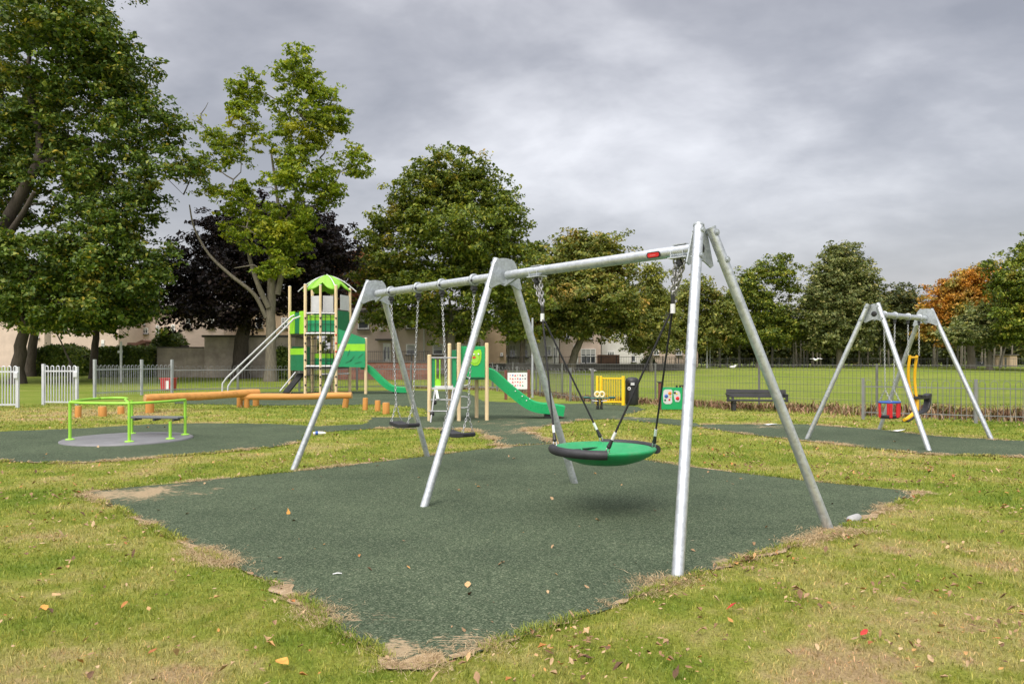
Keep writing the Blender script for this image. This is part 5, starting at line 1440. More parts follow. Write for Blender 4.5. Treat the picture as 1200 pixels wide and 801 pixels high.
# dead bracken and brambles between the fences
def scrub():
    r = np.random.default_rng(9); pts = [(-5.2, 38.0), (-0.7, 35.6), (1.25, 31), (2.4, 26.6), (4.3, 24.6), (8.9, 20.4), (11.5, 18.6), (15.5, 15.6)]
    Ps = []; wd = [0.5, 0.5, 0.45, 0.5, 0.9, 1.0, 1.0, 1.0]
    for i in range(len(pts) - 1):
        a, b = Vector(pts[i]), Vector(pts[i + 1]); L = (b - a).length; d_ = (b - a).normalized(); nn = Vector((-d_.y, d_.x)); k = int(L * (950 if b.x > 2.5 else 380))
        t = r.random(k) * L; o = r.normal(0, wd[i] * 0.55, k)
        Ps.append(np.stack([a.x + d_.x * t + nn.x * o, a.y + d_.y * t + nn.y * o, np.zeros(k)], 1))
    P = np.concatenate(Ps); ins = np.zeros(len(P), bool)
    for k in RAG: ins |= inpoly(P, RAG[k])
    P = P[~ins]
    c = vnoise(P, 1.1, 61) * 0.6 + vnoise(P, 0.3, 62) * 0.4; P = P[r.random(len(P)) < np.clip((c - 0.25) * 2.2, 0, 1)]; n = len(P)
    c = vnoise(P, 1.1, 61) * 0.6 + vnoise(P, 0.3, 62) * 0.4
    V = blades(P, r.uniform(0.06, 0.34, n) * (0.5 + c) * np.where(P[:, 0] > 9, 1.25, 0.8), r.uniform(0.012, 0.045, n), r.uniform(0.3, 1.4, n), r)
    m, nt, out = newmat('scrub_stems'); g = nt.nodes.new('ShaderNodeNewGeometry')
    c = ramp(nt, g.outputs['Random Per Island'], [(0.0, (0.07, 0.045, 0.03)), (0.35, (0.20, 0.115, 0.07)), (0.65, (0.33, 0.21, 0.13)), (0.85, (0.36, 0.28, 0.17)), (0.9, (0.12, 0.16, 0.04)), (1.0, (0.18, 0.2, 0.05))])
    d = N(nt, 'ShaderNodeBsdfDiffuse'); nt.links.new(c, d.inputs[0]); nt.links.new(d.outputs[0], out.inputs[0])
    tag(np_mesh('scrub', V, 2, [(0, 1, 3, 2), (2, 3, 4)], m), 'dead brown bracken and brambles growing between the two fences', 'scrub', kind='stuff')
scrub()

# ================================================================== HOUSES
def house(name, px0, px1, eave, Y, label, wall, roof='rooft', wins=(), doors=(), depth=8.0, pitch=0.32, group=None, over=0.35, base=None, bays=(2, 2), gable=False):
    x0, x1 = tx(px0, Y), tx(px1, Y); zb = (gz(0, Y) if base is None else base) - 0.1; ze = tz(eave, Y)
    root = thing(name, ((x0 + x1) / 2, Y, zb), label, 'house', group)
    wl = MB(); wl.box(((x0 + x1) / 2, Y + depth / 2, (zb + ze) / 2), (x1 - x0, depth, ze - zb))
    xm, ym = (x0 + x1) / 2, Y + depth / 2
    if gable:       # ridge runs away from the viewer
        rh = (x1 - x0) / 2 * math.tan(pitch); wl.prism([(-(x1 - x0) / 2, 0), ((x1 - x0) / 2, 0), (0, rh)], depth - 0.01, V3(xm, ym, ze), V3(1, 0, 0), V3(0, 0, 1))
    else:
        rh = depth / 2 * math.tan(pitch); wl.prism([(-depth / 2, 0), (depth / 2, 0), (0, rh)], x1 - x0 - 0.01, V3(xm, ym, ze), V3(0, 1, 0), V3(0, 0, 1))
    wo_ = wl.build('wall', wall, root)
    rm = MB(); t = 0.14
    if gable:
        W2 = (x1 - x0) / 2 + over
        for s in (-1, 1): rm.prism([(0, rh + 0.02), (s * W2, rh + 0.02 - W2 * math.tan(pitch)), (s * W2, rh + 0.02 + t - W2 * math.tan(pitch)), (0, rh + 0.02 + t)], depth + 0.5, V3(xm, ym, ze), V3(1, 0, 0), V3(0, 0, 1))
    else:
        W2 = depth / 2 + over
        for s in (-1, 1): rm.prism([(0, rh + 0.02), (s * W2, rh + 0.02 - W2 * math.tan(pitch)), (s * W2, rh + 0.02 + t - W2 * math.tan(pitch)), (0, rh + 0.02 + t)], x1 - x0 + 0.3, V3(xm, ym, ze), V3(0, 1, 0), V3(0, 0, 1))
    ro = rm.build('roof', M[roof], root)
    gm = MB(); gm.beam(V3(x0, Y - over - 0.05, ze - 0.06), V3(x1, Y - over - 0.05, ze - 0.06), 0.11, 0.1); 
    if not gable: gm.build('gutter', M['dark_metal'], ro)
    for wv in wins:
        a, b, t0, t1 = wv[:4]; nx, nz = wv[4] if len(wv) > 4 else bays
        wx0, wx1, z1, z0 = tx(a, Y), tx(b, Y), tz(t0, Y), tz(t1, Y); fw = 0.09
        f = MB(); yy = Y - 0.03
        f.box(((wx0 + wx1) / 2, yy, z0 + fw / 2), (wx1 - wx0, 0.1, fw)); f.box(((wx0 + wx1) / 2, yy, z1 - fw / 2), (wx1 - wx0, 0.1, fw))
        for k in range(nx + 1):
            f.box((wx0 + fw / 2 + (wx1 - wx0 - fw) * k / nx, yy - 0.003, (z0 + z1) / 2), (fw if k in (0, nx) else fw * 0.8, 0.09, z1 - z0 - 0.004))
        for k in range(1, nz):
            f.box(((wx0 + wx1) / 2, yy - 0.002, z0 + (z1 - z0) * (k / nz)), (wx1 - wx0 - 0.01, 0.088, fw * 0.8))
        fo = f.build('window', M['white'], root)
        MB().box(((wx0 + wx1) / 2, Y - 0.025, (z0 + z1) / 2), (wx1 - wx0 - 0.05, 0.04, z1 - z0 - 0.05)).build('pane', M['glass'], fo)
        MB().box(((wx0 + wx1) / 2, Y - 0.10, z0 - 0.05), (wx1 - wx0 + 0.16, 0.2, 0.09)).build('sill', M['stoned'], fo)
        if (hash((a, t0)) % 2) == 0 or True:
            MB().box(((wx0 + wx1) / 2, Y - 0.047, z1 - (z1 - z0) * 0.22), (wx1 - wx0 - 0.2, 0.012, (z1 - z0) * 0.36)).build('blind', M['curtain'], fo)
    for dv in doors:
        a, b, t0, t1 = dv[:4]; m_ = dv[4] if len(dv) > 4 else 'white'
        dx0, dx1, z1, z0 = tx(a, Y), tx(b, Y), tz(t0, Y), zb + 0.25
        d_ = MB().box(((dx0 + dx1) / 2, Y - 0.03, (z0 + z1) / 2), (dx1 - dx0, 0.1, z1 - z0)).build('door', M[m_], root, bevel=0.01)
        for q in (0.3, 0.7): MB().box((dx0 + (dx1 - dx0) * q, Y - 0.085, z0 + (z1 - z0) * 0.66), ((dx1 - dx0) * 0.2, 0.02, (z1 - z0) * 0.42)).build('pane', M['glass'], d_)
        if len(dv) > 5:
            MB().box(((dx0 + dx1) / 2, Y - 0.55, z1 + 0.28), (dx1 - dx0 + 1.0, 1.1, 0.14)).build('canopy', M['stoned'], root)
    return root

terr = house('house', 392, 563, 364.5, 62, 'long beige harled two-storey house seen between the tower and the middle tree', M['harl'], pitch=0.12,
             wins=[(419.5, 432.5, 370, 385.5, (1, 1)), (476, 488, 403, 415.5, (1, 2)), (507, 519.5, 403, 415.5, (1, 2)), (476, 488, 370, 385, (1, 1)), (524, 536, 370, 385, (1, 1)), (541, 552, 403, 415, (1, 2))], doors=[(449, 458, 402, 424, 'white', 1), (531, 538, 402, 424, 'white', 1)])
MB().box((tx(446.5, 62), 61.93, tz(385, 62)), (0.28, 0.12, 0.34)).build('alarm_box', M['white'], terr, bevel=0.02)
MB().tube([(tx(465, 62), 61.92, tz(424, 62)), (tx(465, 62), 61.92, tz(365, 62))], 0.05, 8).build('downpipe', M['harl'], terr)
MB().tube([(tx(497, 62), 61.92, tz(424, 62)), (tx(497, 62), 61.92, tz(365, 62))], 0.05, 8).build('downpipe', M['lgrey'], terr)
house('house', 561, 593, 388, 70, 'sandy gabled house end just right of the middle tree trunk', M['harl3'], gable=True, pitch=0.55, wins=[(586.5, 589.5, 413, 417, (1, 1))])
house('house', 594, 655, 374, 76, 'white fronted house with two ground-floor windows behind the symbol board', M['harlw'], wins=[(597, 604.5, 404, 418.5, (2, 1)), (608, 619, 404, 418.5, (2, 1)), (638, 646, 405, 417, (2, 1)), (598, 606, 380, 392), (620, 630, 380, 392)], doors=[(648, 653.5, 404, 426, 'white')])
house('house', 656, 704, 378, 78, 'cream house with a tall white gridded window behind the leaning trunk', M['harl2'], wins=[(680.5, 698, 408.5, 425.5, (3, 2)), (660, 668, 386, 397), (684, 694, 385, 397)], doors=[(672, 677.5, 404, 426, 'white')])
house('house', 705, 754, 394, 80, 'white gabled house behind the brown timber fence', M['harlw'], gable=True, pitch=0.6, wins=[(711.5, 720, 411, 417, (3, 1)), (740, 745, 413, 424, (1, 1))])
house('house', 757, 818, 399, 88, 'low pink harled house right of the gabled white one', M['harl2'], wins=[(766, 772, 408, 416, (2, 1)), (792, 799, 408, 416, (2, 1))])
house('house', 60, 139, 366, 73, 'pale terraced house behind the leftmost trunks with a white bay window', M['harl2'], wins=[(118, 129.5, 411, 423, (4, 2)), (83, 90, 371, 381, (2, 1)), (122, 127, 375, 385, (1, 1)), (100, 107, 371, 381, (2, 1))], doors=[(119, 122.5, 398, 411, 'white')])
house('house', 141, 211, 365, 78, 'pink harled terraced house above the clipped hedge', M['harl2'], wins=[(151, 156, 379, 389, (1, 1)), (167, 174, 384, 391, (2, 1)), (183, 187, 381, 391, (1, 1)), (201, 205, 380, 390, (1, 1)), (164, 170, 375, 381, (1, 1))], doors=[(190, 195, 395, 412, 'timber')])
house('house', 213, 262, 362, 66, 'pinkish house end rising behind the stone garden wall', M['harl2'], wins=[(244, 251, 372, 384, (1, 2)), (218, 224, 372, 384, (1, 2))])
house('house', 264, 345, 360, 69, 'beige house behind the dark copper beech', M['harl3'], wins=[(330, 338, 372, 384), (300, 308, 372, 384)])
house('house', -60, 52, 372, 84, 'distant pale house far left beyond the trunks', M['harl2'], wins=[(24, 30, 388, 396, (2, 1)), (40, 46, 388, 396, (2, 1))])
# brown-roofed shed
sY = 63; s = thing('garden_shed', (tx(160, sY), sY, gz(0, sY)), 'brown roofed porch shed above the clipped hedge', 'shed')
MB().box((tx(160, sY), sY + 1, tz(414, sY)), (tx(171, sY) - tx(149, sY), 2, 1.9)).build('wall', M['timber'], s)
MB().prism([(tx(145, sY) - tx(160, sY), tz(408, sY) - tz(402, sY)), (tx(171, sY) - tx(160, sY), tz(402, sY) - tz(402, sY)), (tx(171, sY) - tx(160, sY), tz(399, sY) - tz(402, sY)), (tx(168, sY) - tx(160, sY), tz(398, sY) - tz(402, sY))], 2.4, V3(tx(160, sY), sY + 1, tz(402, sY)), V3(1, 0, 0), V3(0, 0, 1)).build('roof', M['roofb'], s)
# garden walls and fences
def wall_run(name, px0, px1, top, Y, mat, label, cat='wall', th=0.3, cope=None):
    x0, x1 = tx(px0, Y), tx(px1, Y); zb = gz(0, Y) - 0.1; z1 = tz(top, Y)
    root = thing(name, ((x0 + x1) / 2, Y, zb), label, cat)
    MB().box(((x0 + x1) / 2, Y + th / 2, (zb + z1) / 2), (x1 - x0, th, z1 - zb)).build('masonry' if cat == 'wall' else 'boards', mat, root)
    if cope: MB().box(((x0 + x1) / 2, Y + th / 2, z1 + 0.04), (x1 - x0 + 0.04, th + 0.12, 0.09)).build('coping', cope, root, bevel=0.01)
    return root
wall_run('garden_wall', 184, 239, 407.5, 54.6, M['stonew'], 'grey brown stone garden wall right of the clipped hedge', cope=M['stoned'])
gw = wall_run('garage', 239.5, 346, 395, 54, M['stonew'], 'low stone garage block behind the copper beech trunk', 'garage', th=5)
MB().box(((tx(239.5, 54) + tx(346, 54)) / 2, 56.5, tz(395, 54) + 0.08), (tx(346, 54) - tx(239.5, 54) + 0.3, 5.3, 0.16)).build('roof', M['stoned'], gw)
wb = wall_run('brick_wall', 386, 503, 424.5, 50, M['brick'], 'low red brick garden wall topped with black railings behind the tower', th=0.22, cope=M['stoned'])
def railing(root, px0, px1, top, bot, Y, step=0.13, pst=1.9):
    x0, x1 = tx(px0, Y), tx(px1, Y); z0, z1 = tz(bot, Y), tz(top, Y); mb = MB(); n_ = int((x1 - x0) / step)
    for k in range(n_ + 1):
        x = x0 + (x1 - x0) * k / n_; mb.tube([(x, Y, z0), (x, Y, z1)], 0.010, 4, False)
    mb.tube([(x0, Y, z1 - 0.04), (x1, Y, z1 - 0.04)], 0.018, 4); mb.tube([(x0, Y, z0 + 0.1), (x1, Y, z0 + 0.1)], 0.016, 4)
    mb.build('railing', M['rail'], root)
    k = 0; x = x0
    while x <= x1:
        MB().box((x, Y, (z0 + z1) / 2 + 0.03), (0.08, 0.08, z1 - z0 + 0.06)).build('railing_post', M['rail'], root); x += pst
railing(wb, 386, 503, 411, 424, 50.1)
wd = wall_run('dark_wall', 505, 816, 426.0, 70, M['stoned'], 'long low dark garden wall with black railings in front of the white houses', th=0.25)
railing(wd, 505, 816, 417.5, 426, 70.1, 0.16, 1.5)
wall_run('timber_fence', 700, 726, 415.5, 74, M['timber'], 'brown timber garden fence in front of the white gabled house', 'fence', th=0.08)
wall_run('timber_fence', 108, 135, 409, 66, simple('dark_red_timber', (0.05, 0.022, 0.02), 0.8), 'dark red garden fence left of the clipped hedge', 'fence', th=0.08)
# far railing along the tree line on the right
ff = thing('field_railing', (30, 84, gz(0, 84)), 'grey railing along the far side of the sports field below the trees', 'fence')
fence_line(ff, [(15.5, 82), (34, 84), (56, 82), (75, 76)], 1.1, False, 0.42, 3.0, 0.018, gz, None, 1.15, (0.15, None), M['mesh'], 0.05)
# lamp posts and posts
def lamp(px, top, Y, arm, label):
    x = tx(px, Y); g = gz(0, Y); z = tz(top, Y); r = thing('street_lamp', (x, Y, g), label, 'street lamp')
    MB().tube([(x, Y, g), (x, Y, g + 1.0), (x, Y, z)], [0.09, 0.065, 0.05], 10).build('post', M['lgrey'], r)
    MB().tube([(x, Y, z - 0.02), (x + arm, Y - 0.05, z + 0.06)], 0.035, 8).build('arm', M['lgrey'], r)
    MB().box((x + arm * 1.35, Y - 0.06, z + 0.06), (abs(arm) * 0.9, 0.22, 0.12)).build('lantern', M['lgrey'], r, bevel=0.03)
lamp(828.5, 387, 80, -0.5, 'pale grey street lamp at the field edge right of the near swing leg')
x = tx(832, 81); p = thing('slim_post', (x, 81, gz(0, 81)), 'short slim grey post just right of the street lamp', 'post'); MB().tube([(x, 81, gz(0, 81)), (x, 81, tz(404, 81))], 0.045, 8).build('post', M['fence'], p); MB().ball((x, 81, tz(404, 81)), 0.06, 8, 6).build('post_cap', M['fence'], p)
x = tx(141.8, 46); p = thing('white_post', (x, 46, gz(0, 46)), 'slim white post standing before the clipped hedge', 'post'); MB().tube([(x, 46, gz(0, 46)), (x, 46, tz(400, 46))], 0.075, 10).build('post', M['lgrey'], p); MB().box((x - 0.05, 46, tz(412, 46)), (0.26, 0.16, 0.14)).build('bracket', M['lgrey'], p)

# caravan and van behind the right-hand trunks
def vehicle(px0, px1, py0, py1, Y, label, name, cat, mat, cab):
    x0, x1 = tx(px0, Y), tx(px1, Y); z1 = tz(py0, Y); g = gz(0, Y); L = x1 - x0; H_ = z1 - g
    r = thing(name, ((x0 + x1) / 2, Y, g), label, cat)
    prof = [(0, 0.35), (L, 0.35), (L, 0.55 * H_), (L - 0.22 * L * cab, H_ * 0.97), (L - 0.3 * L * cab, H_), (0.1, H_), (0, H_ - 0.15)]
    MB().prism(prof, 2.0, V3(x0, Y + 1, g), V3(1, 0, 0), V3(0, 0, 1)).build('body', mat, r, bevel=0.06)
    for f in (0.2, 0.8):
        MB().tube([(x0 + L * f, Y - 0.02, g + 0.34), (x0 + L * f, Y + 0.2, g + 0.34)], 0.33, 18).build('wheel', M['black'], r)
    for f0, f1 in ((0.12, 0.42), (0.5, 0.72)):
        MB().box((x0 + L * (f0 + f1) / 2, Y - 0.005, g + H_ * 0.72), (L * (f1 - f0), 0.04, H_ * 0.24)).build('window', M['glass'], r, bevel=0.02)
vehicle(1145, 1156, 424.5, 431, 92, 'white van half hidden by the orange tree trunk', 'parked_van', 'van', M['white'], 0.3)
vehicle(1171, 1186, 422.5, 431, 90, 'white camper van parked behind the trunks at the far right', 'camper_van', 'van', M['white'], 0.5)
hb = wall_run('brown_hut', 1183.5, 1192, 416, 88, M['harl3'], 'small brown hut beside the camper van', 'hut', th=3)
MB().box(((tx(1183.5, 88) + tx(1192, 88)) / 2, 89.5, tz(416, 88) + 0.05), (1.2, 3.3, 0.1)).build('roof', M['stoned'], hb)

# gulls
def gull(p, rz, label, flying=False, s=1.0):
    root = thing('gull', p, label, 'gull', 'gulls on the sports field' if not flying else None, rz=0)
    c = Vector(p); fx = V3(math.cos(rz), math.sin(rz), 0)
    mb = MB(); zz_ = 0.0 if flying else 0.14
    pts = [c + fx * (-0.24 * s) + V3(0, 0, zz_ + 0.02), c + fx * (-0.1 * s) + V3(0, 0, zz_), c + fx * (0.05 * s) + V3(0, 0, zz_ + 0.0), c + fx * (0.14 * s) + V3(0, 0, zz_ + 0.05 * s), c + fx * (0.19 * s) + V3(0, 0, zz_ + 0.10 * s), c + fx * (0.235 * s) + V3(0, 0, zz_ + 0.10 * s)]
    mb.tube(pts, [0.02 * s, 0.065 * s, 0.075 * s, 0.05 * s, 0.045 * s, 0.018 * s], 10); mb.build('body', M['gull'], root)
    MB().tube([pts[-1], pts[-1] + fx * 0.05 * s - V3(0, 0, 0.008)], [0.012, 0.004], 6).build('beak', M['yellow'], root)
    sd2 = V3(-fx.y, fx.x, 0)
    for q in (-1, 1):
        if flying:
            P_ = [c + fx * 0.07, c + sd2 * q * 0.2 + fx * 0.08 + V3(0, 0, 0.08), c + sd2 * q * 0.42 - fx * 0.02 + V3(0, 0, 0.04), c + sd2 * q * 0.2 - fx * 0.04 + V3(0, 0, 0.07), c - fx * 0.08]
            mb = MB(); mb.add(P_ + [v + V3(0, 0, 0.02) for v in P_], [(0, 1, 3, 4), (1, 2, 3), (5, 9, 8, 6), (6, 8, 7), (0, 5, 6, 1), (1, 6, 7, 2), (2, 7, 8, 3), (3, 8, 9, 4)]); mb.build('wing', M['gull'], root)
        else:
            mb = MB(); mb.ball(c + fx * -0.06 + sd2 * q * 0.055 + V3(0, 0, zz_ + 0.02), 0.1, 8, 6, 0, (1.3 if abs(fx.x) > .5 else .4, 1.3 if abs(fx.y) > .5 else .4, 0.5)); mb.build('wing', M['gullg'], root)
            MB().tube([c + sd2 * q * 0.03 + V3(0, 0, 0.0), c + sd2 * q * 0.03 + V3(0, 0, zz_)], 0.008, 6).build('leg', M['yellow'], root)
fp = at(956.5, 421.5, 42); gull(fp, 0.5, 'white gull gliding low over the field left of the small swing frame', True, 0.85)
q = G(694.5, 436); gull((q.x, q.y, q.z), 2.6, 'white gull standing on the field above the yellow gate', False, 1.5)
q = G(859, 431.3); gull((q.x, q.y, q.z), 0.4, 'far white gull on the field above the bench', False, 2.0)

# ================================================================== TREES
def qbez(a, b, c, n):
    t = np.linspace(0, 1, n)[:, None]
    return a * (1 - t) ** 2 + b * 2 * t * (1 - t) + c * t * t

def leaves_mesh(name, C, Nrm, size, mat, r, parent=None, off=(0, 0, 0), asp=0.62, fold=0.18):
    n = len(C); nz = Nrm / np.linalg.norm(Nrm, axis=1)[:, None]
    q = r.normal(size=(n, 3)); u = np.cross(nz, q); u /= np.linalg.norm(u, axis=1)[:, None] + 1e-9; v = np.cross(nz, u)
    L = (size * np.clip(r.lognormal(-0.08, 0.36, n), 0.4, 1.8))[:, None]; W = L * asp * r.uniform(0.8, 1.2, n)[:, None]
    a = C - u * L * 0.5; b = C + v * W * 0.5 + nz * L * fold - u * L * 0.06; c = C + u * L * 0.5; d = C - v * W * 0.5 + nz * L * fold - u * L * 0.06
    V = np.stack([a, b, c, d], 1).reshape(-1, 3) - np.array(off)[None]
    o = np_mesh(name, V, 1, [(0, 1, 2), (0, 2, 3)], mat)
    if parent is not None: o.parent = parent
    return o

def tree(name, label, bpx, bY, trunk_r, blobs, leafm, barkm, seed, nclump=220, nleaf=190, lsize=0.26, cr=0.95, fork=0.35, bpy=None, lean=0.0, shell=0.45, gap=0.0, cat='tree', group=None, limb_r=0.42, depth_k=0.9, droop=0.0, shrink=0.32, lim=None, extra_limbs=(), flat=0.62):
    """blobs: (px, py, rx, ry[, dy[, w]]) crown masses as seen, with depth offsets in metres"""
    r = np.random.default_rng(seed)
    base = np.array([tx(bpx, bY), bY, gz(0, bY) - 0.1])
    B = []
    for b in blobs:
        px, py, rx, ry = b[:4]; dy = b[4] if len(b) > 4 else 0.0; wt = b[5] if len(b) > 5 else 1.0
        Y = bY + dy; k = Y / F
        rv = np.array([rx * k, (rx + ry) / 2 * k * depth_k, ry * k])
        B.append((np.array(at(px, py, Y)), np.maximum(rv * 0.6, rv - shrink * cr), wt))
    vol = np.array([np.prod(x[1]) ** 0.72 * x[2] for x in B]); vol /= vol.sum()
    allc = np.array([x[0] for x in B]); ctr = (allc * vol[:, None]).sum(0)
    top = max(x[0][2] + x[1][2] for x in B); H_ = top - base[2]
    root = thing(name, tuple(base), label, cat, group)
    # trunk, then limbs to each crown mass
    fk = base + np.array([(ctr[0] - base[0]) * 0.25 + lean, (ctr[1] - base[1]) * 0.25, H_ * fork])
    mb = MB(); nodes = []; radii = []
    tp = qbez(base, base + np.array([lean * 0.2, 0, H_ * fork * 0.55]), fk, 9)
    tp[1:-1] += r.normal(0, trunk_r * 0.07, (len(tp) - 2, 3)) * np.array([1, 1, 0])
    tr_ = trunk_r * (1.0 - 0.34 * np.linspace(0, 1, 9)); tr_[0] *= 1.38; tr_[1] *= 1.06
    mb.tube(tp, list(tr_), 14, True)
    for p, q in zip(tp[5:], tr_[5:]): nodes.append(p); radii.append(q * 0.6)
    order = np.argsort([np.linalg.norm(x[0] - fk) for x in B])
    for bi in order:
        c, rad, wt = B[bi]
        N0 = np.array(nodes); cost = np.linalg.norm(N0 - c, axis=1) + 0.6 * np.maximum(0, N0[:, 2] - c[2] + 0.5) * 2
        s = int(np.argmin(cost)); a = N0[s]; d_ = c - a; L = np.linalg.norm(d_)
        if L < 0.5: continue
        ctrl = a + d_ * 0.45 + np.array([0, 0, 0.14 * L - droop * L]) + r.normal(0, 0.08 * L, 3)
        n_ = max(5, int(L / 0.9)); P_ = qbez(a, ctrl, c, n_); P_[1:-1] += r.normal(0, 0.05 * L ** 0.6, (n_ - 2, 3))
        r0 = min(radii[s] * 0.95, trunk_r * limb_r * (0.5 + 0.9 * vol[bi] ** 0.5 * 2.2)); r0 = max(r0, 0.05)
        rr = r0 * (1 - 0.75 * np.linspace(0, 1, n_))
        mb.tube(P_, list(rr), 8, False)
        for p, q in zip(P_[1:], rr[1:]): nodes.append(p); radii.append(q)
    for (pts, r0, r1) in extra_limbs:
        P_ = np.array([np.array(at(px, py, bY + dy)) for px, py, dy in pts]); n_ = len(P_)
        sm = np.array([np.array(v) for v in smooth_path([tuple(p) for p in P_])]); rr = np.linspace(r0, r1, len(sm))
        mb.tube(sm, list(rr), 10, True)
        for p, q in zip(sm[4:], rr[4:]): nodes.append(p); radii.append(q)
    # leaf clumps
    cs = []; which = r.choice(len(B), size=nclump * 3, p=vol)
    for bi in which:
        c, rad, wt = B[bi]
        d_ = r.normal(size=3); d_ /= np.linalg.norm(d_); rr = (r.random() ** (1 / 3)) if r.random() > shell else r.uniform(0.78, 1.0)
        p = c + d_ * rad * rr
        if p[2] < base[2] + (lim if lim is not None else 1.6): continue
        cs.append(p)
        if len(cs) >= nclump: break
    cs = np.array(cs)
    if gap > 0:
        g_ = vnoise(np.stack([cs[:, 0] + cs[:, 1] * 0.4, cs[:, 2]], 1), 1.7, seed + 1); cs = cs[(g_ > gap) | (r.random(len(cs)) < 0.15)]
    dm = np.linalg.norm(cs[:, None, :] - cs[None, :, :], axis=2); cs = cs[(dm < 2.1 * cr).sum(1) >= 4]     # no stray tufts
    N0 = np.array(nodes); R0 = np.array(radii)
    idx = np.argsort(-np.linalg.norm(cs - ctr, axis=1))[::-1]
    twn = []
    for i in idx:
        c = cs[i]; cost = np.linalg.norm(N0 - c, axis=1) + 0.9 * np.maximum(0, N0[:, 2] - c[2]); s = int(np.argmin(cost)); a = N0[s]; L = np.linalg.norm(c - a)
        if L > 0.25:
            n_ = max(4, int(L / 0.7)); ctrl = a + (c - a) * 0.5 + np.array([0, 0, 0.16 * L]) + r.normal(0, 0.1 * L, 3)
            P_ = qbez(a, ctrl, c, n_); P_[1:-1] += r.normal(0, 0.06, (n_ - 2, 3)); r0 = min(R0[s] * 0.7, 0.02 + 0.018 * L)
            rr = r0 * (1 - 0.7 * np.linspace(0, 1, n_)); mb.tube(P_, list(rr), 5, False)
            N0 = np.concatenate([N0, P_[1:]]); R0 = np.concatenate([R0, rr[1:]])
    mb.build('trunk', barkm, root)
    # leaves: several small sprays in each clump
    n = len(cs); ns = 5
    cl = cr * r.uniform(0.55, 1.25, n)
    sub = cs[:, None, :] + r.normal(0, 0.62, (n, ns, 3)) * cl[:, None, None] * np.array([1, 1, flat])
    cnt = (nleaf / ns * r.uniform(0.5, 1.4, (n, ns)) * (cl / cr)[:, None] ** 1.4).astype(int).ravel()
    S = np.repeat(sub.reshape(-1, 3), cnt, 0); SR = np.repeat(np.repeat(cl, ns), cnt); CC = np.repeat(np.repeat(cs, ns, 0), cnt, 0)
    m = len(S); o = r.normal(size=(m, 3)); o /= np.linalg.norm(o, axis=1)[:, None]; o *= (r.random(m) ** 0.5)[:, None]
    Pp = S + o * (SR * 0.62)[:, None] * np.array([1.1, 1.1, flat * 0.85])
    if droop: Pp[:, 2] -= droop * np.linalg.norm((Pp - CC)[:, :2], axis=1)
    out_ = (Pp - CC); nr = np.array([0, 0, 1.0]) * 0.75 + out_ / (np.linalg.norm(out_, axis=1)[:, None] + 1e-6) * 0.45 + r.normal(0, 0.55, (m, 3))
    leaves_mesh('crown', Pp, nr, lsize, leafm, r, root, tuple(base))
    return root

LM = {}
LM['syc'] = leaf_mat('sycamore_leaves', [(0.0, (0.033, 0.065, 0.012)), (0.4, (0.074, 0.131, 0.019)), (0.75, (0.134, 0.201, 0.027)), (0.93, (0.236, 0.268, 0.040)), (1.0, (0.398, 0.313, 0.050))], [(0.0, (0.107, 0.131, 0.019)), (0.6, (0.261, 0.261, 0.034)), (1.0, (0.460, 0.327, 0.050))], 0.3, (0.58, 0.72))
LM['lite'] = leaf_mat('yellow_green_leaves', [(0.0, (0.081, 0.137, 0.013)), (0.4, (0.176, 0.259, 0.022)), (0.8, (0.284, 0.362, 0.030)), (1.0, (0.434, 0.437, 0.049))], [(0.0, (0.190, 0.218, 0.022)), (1.0, (0.461, 0.450, 0.033))], 0.35, (0.55, 0.66), 0.38)
LM['copper'] = leaf_mat('copper_beech_leaves', [(0.0, (0.007, 0.006, 0.007)), (0.5, (0.017, 0.011, 0.013)), (0.85, (0.036, 0.022, 0.022)), (1.0, (0.072, 0.048, 0.040))], tr_=0.15)
LM['rust'] = leaf_mat('rust_leaves', [(0.0, (0.084, 0.036, 0.018)), (0.5, (0.216, 0.084, 0.036)), (1.0, (0.360, 0.168, 0.072))])
LM['mid'] = leaf_mat('maple_leaves', [(0.0, (0.053, 0.085, 0.017)), (0.4, (0.117, 0.171, 0.024)), (0.8, (0.213, 0.265, 0.035)), (1.0, (0.386, 0.367, 0.055))], [(0.0, (0.203, 0.171, 0.027)), (0.6, (0.427, 0.325, 0.041)), (1.0, (0.609, 0.359, 0.061))], 0.32, (0.60, 0.74))
LM['aut'] = leaf_mat('turning_leaves', [(0.0, (0.073, 0.106, 0.022)), (0.4, (0.154, 0.191, 0.039)), (0.8, (0.255, 0.277, 0.054)), (1.0, (0.363, 0.286, 0.077))], [(0.0, (0.183, 0.144, 0.034)), (0.5, (0.345, 0.230, 0.054)), (1.0, (0.509, 0.250, 0.067))], 0.28, (0.56, 0.71))
LM['birch'] = leaf_mat('birch_leaves', [(0.0, (0.107, 0.140, 0.034)), (0.5, (0.214, 0.254, 0.056)), (1.0, (0.410, 0.384, 0.085))])
LM['dark'] = leaf_mat('woodland_leaves', [(0.0, (0.040, 0.059, 0.021)), (0.5, (0.081, 0.101, 0.030)), (0.9, (0.134, 0.149, 0.039)), (1.0, (0.252, 0.194, 0.059))])
LM['grey'] = leaf_mat('grey_green_leaves', [(0.0, (0.077, 0.109, 0.038)), (0.5, (0.163, 0.198, 0.068)), (0.85, (0.262, 0.277, 0.103)), (1.0, (0.413, 0.366, 0.143))])
LM['orange'] = leaf_mat('orange_leaves', [(0.0, (0.203, 0.094, 0.021)), (0.4, (0.439, 0.195, 0.030)), (0.8, (0.642, 0.304, 0.043)), (1.0, (0.760, 0.456, 0.085))], [(0.0, (0.135, 0.152, 0.034)), (1.0, (0.372, 0.304, 0.060))], 0.3, (0.47, 0.6))
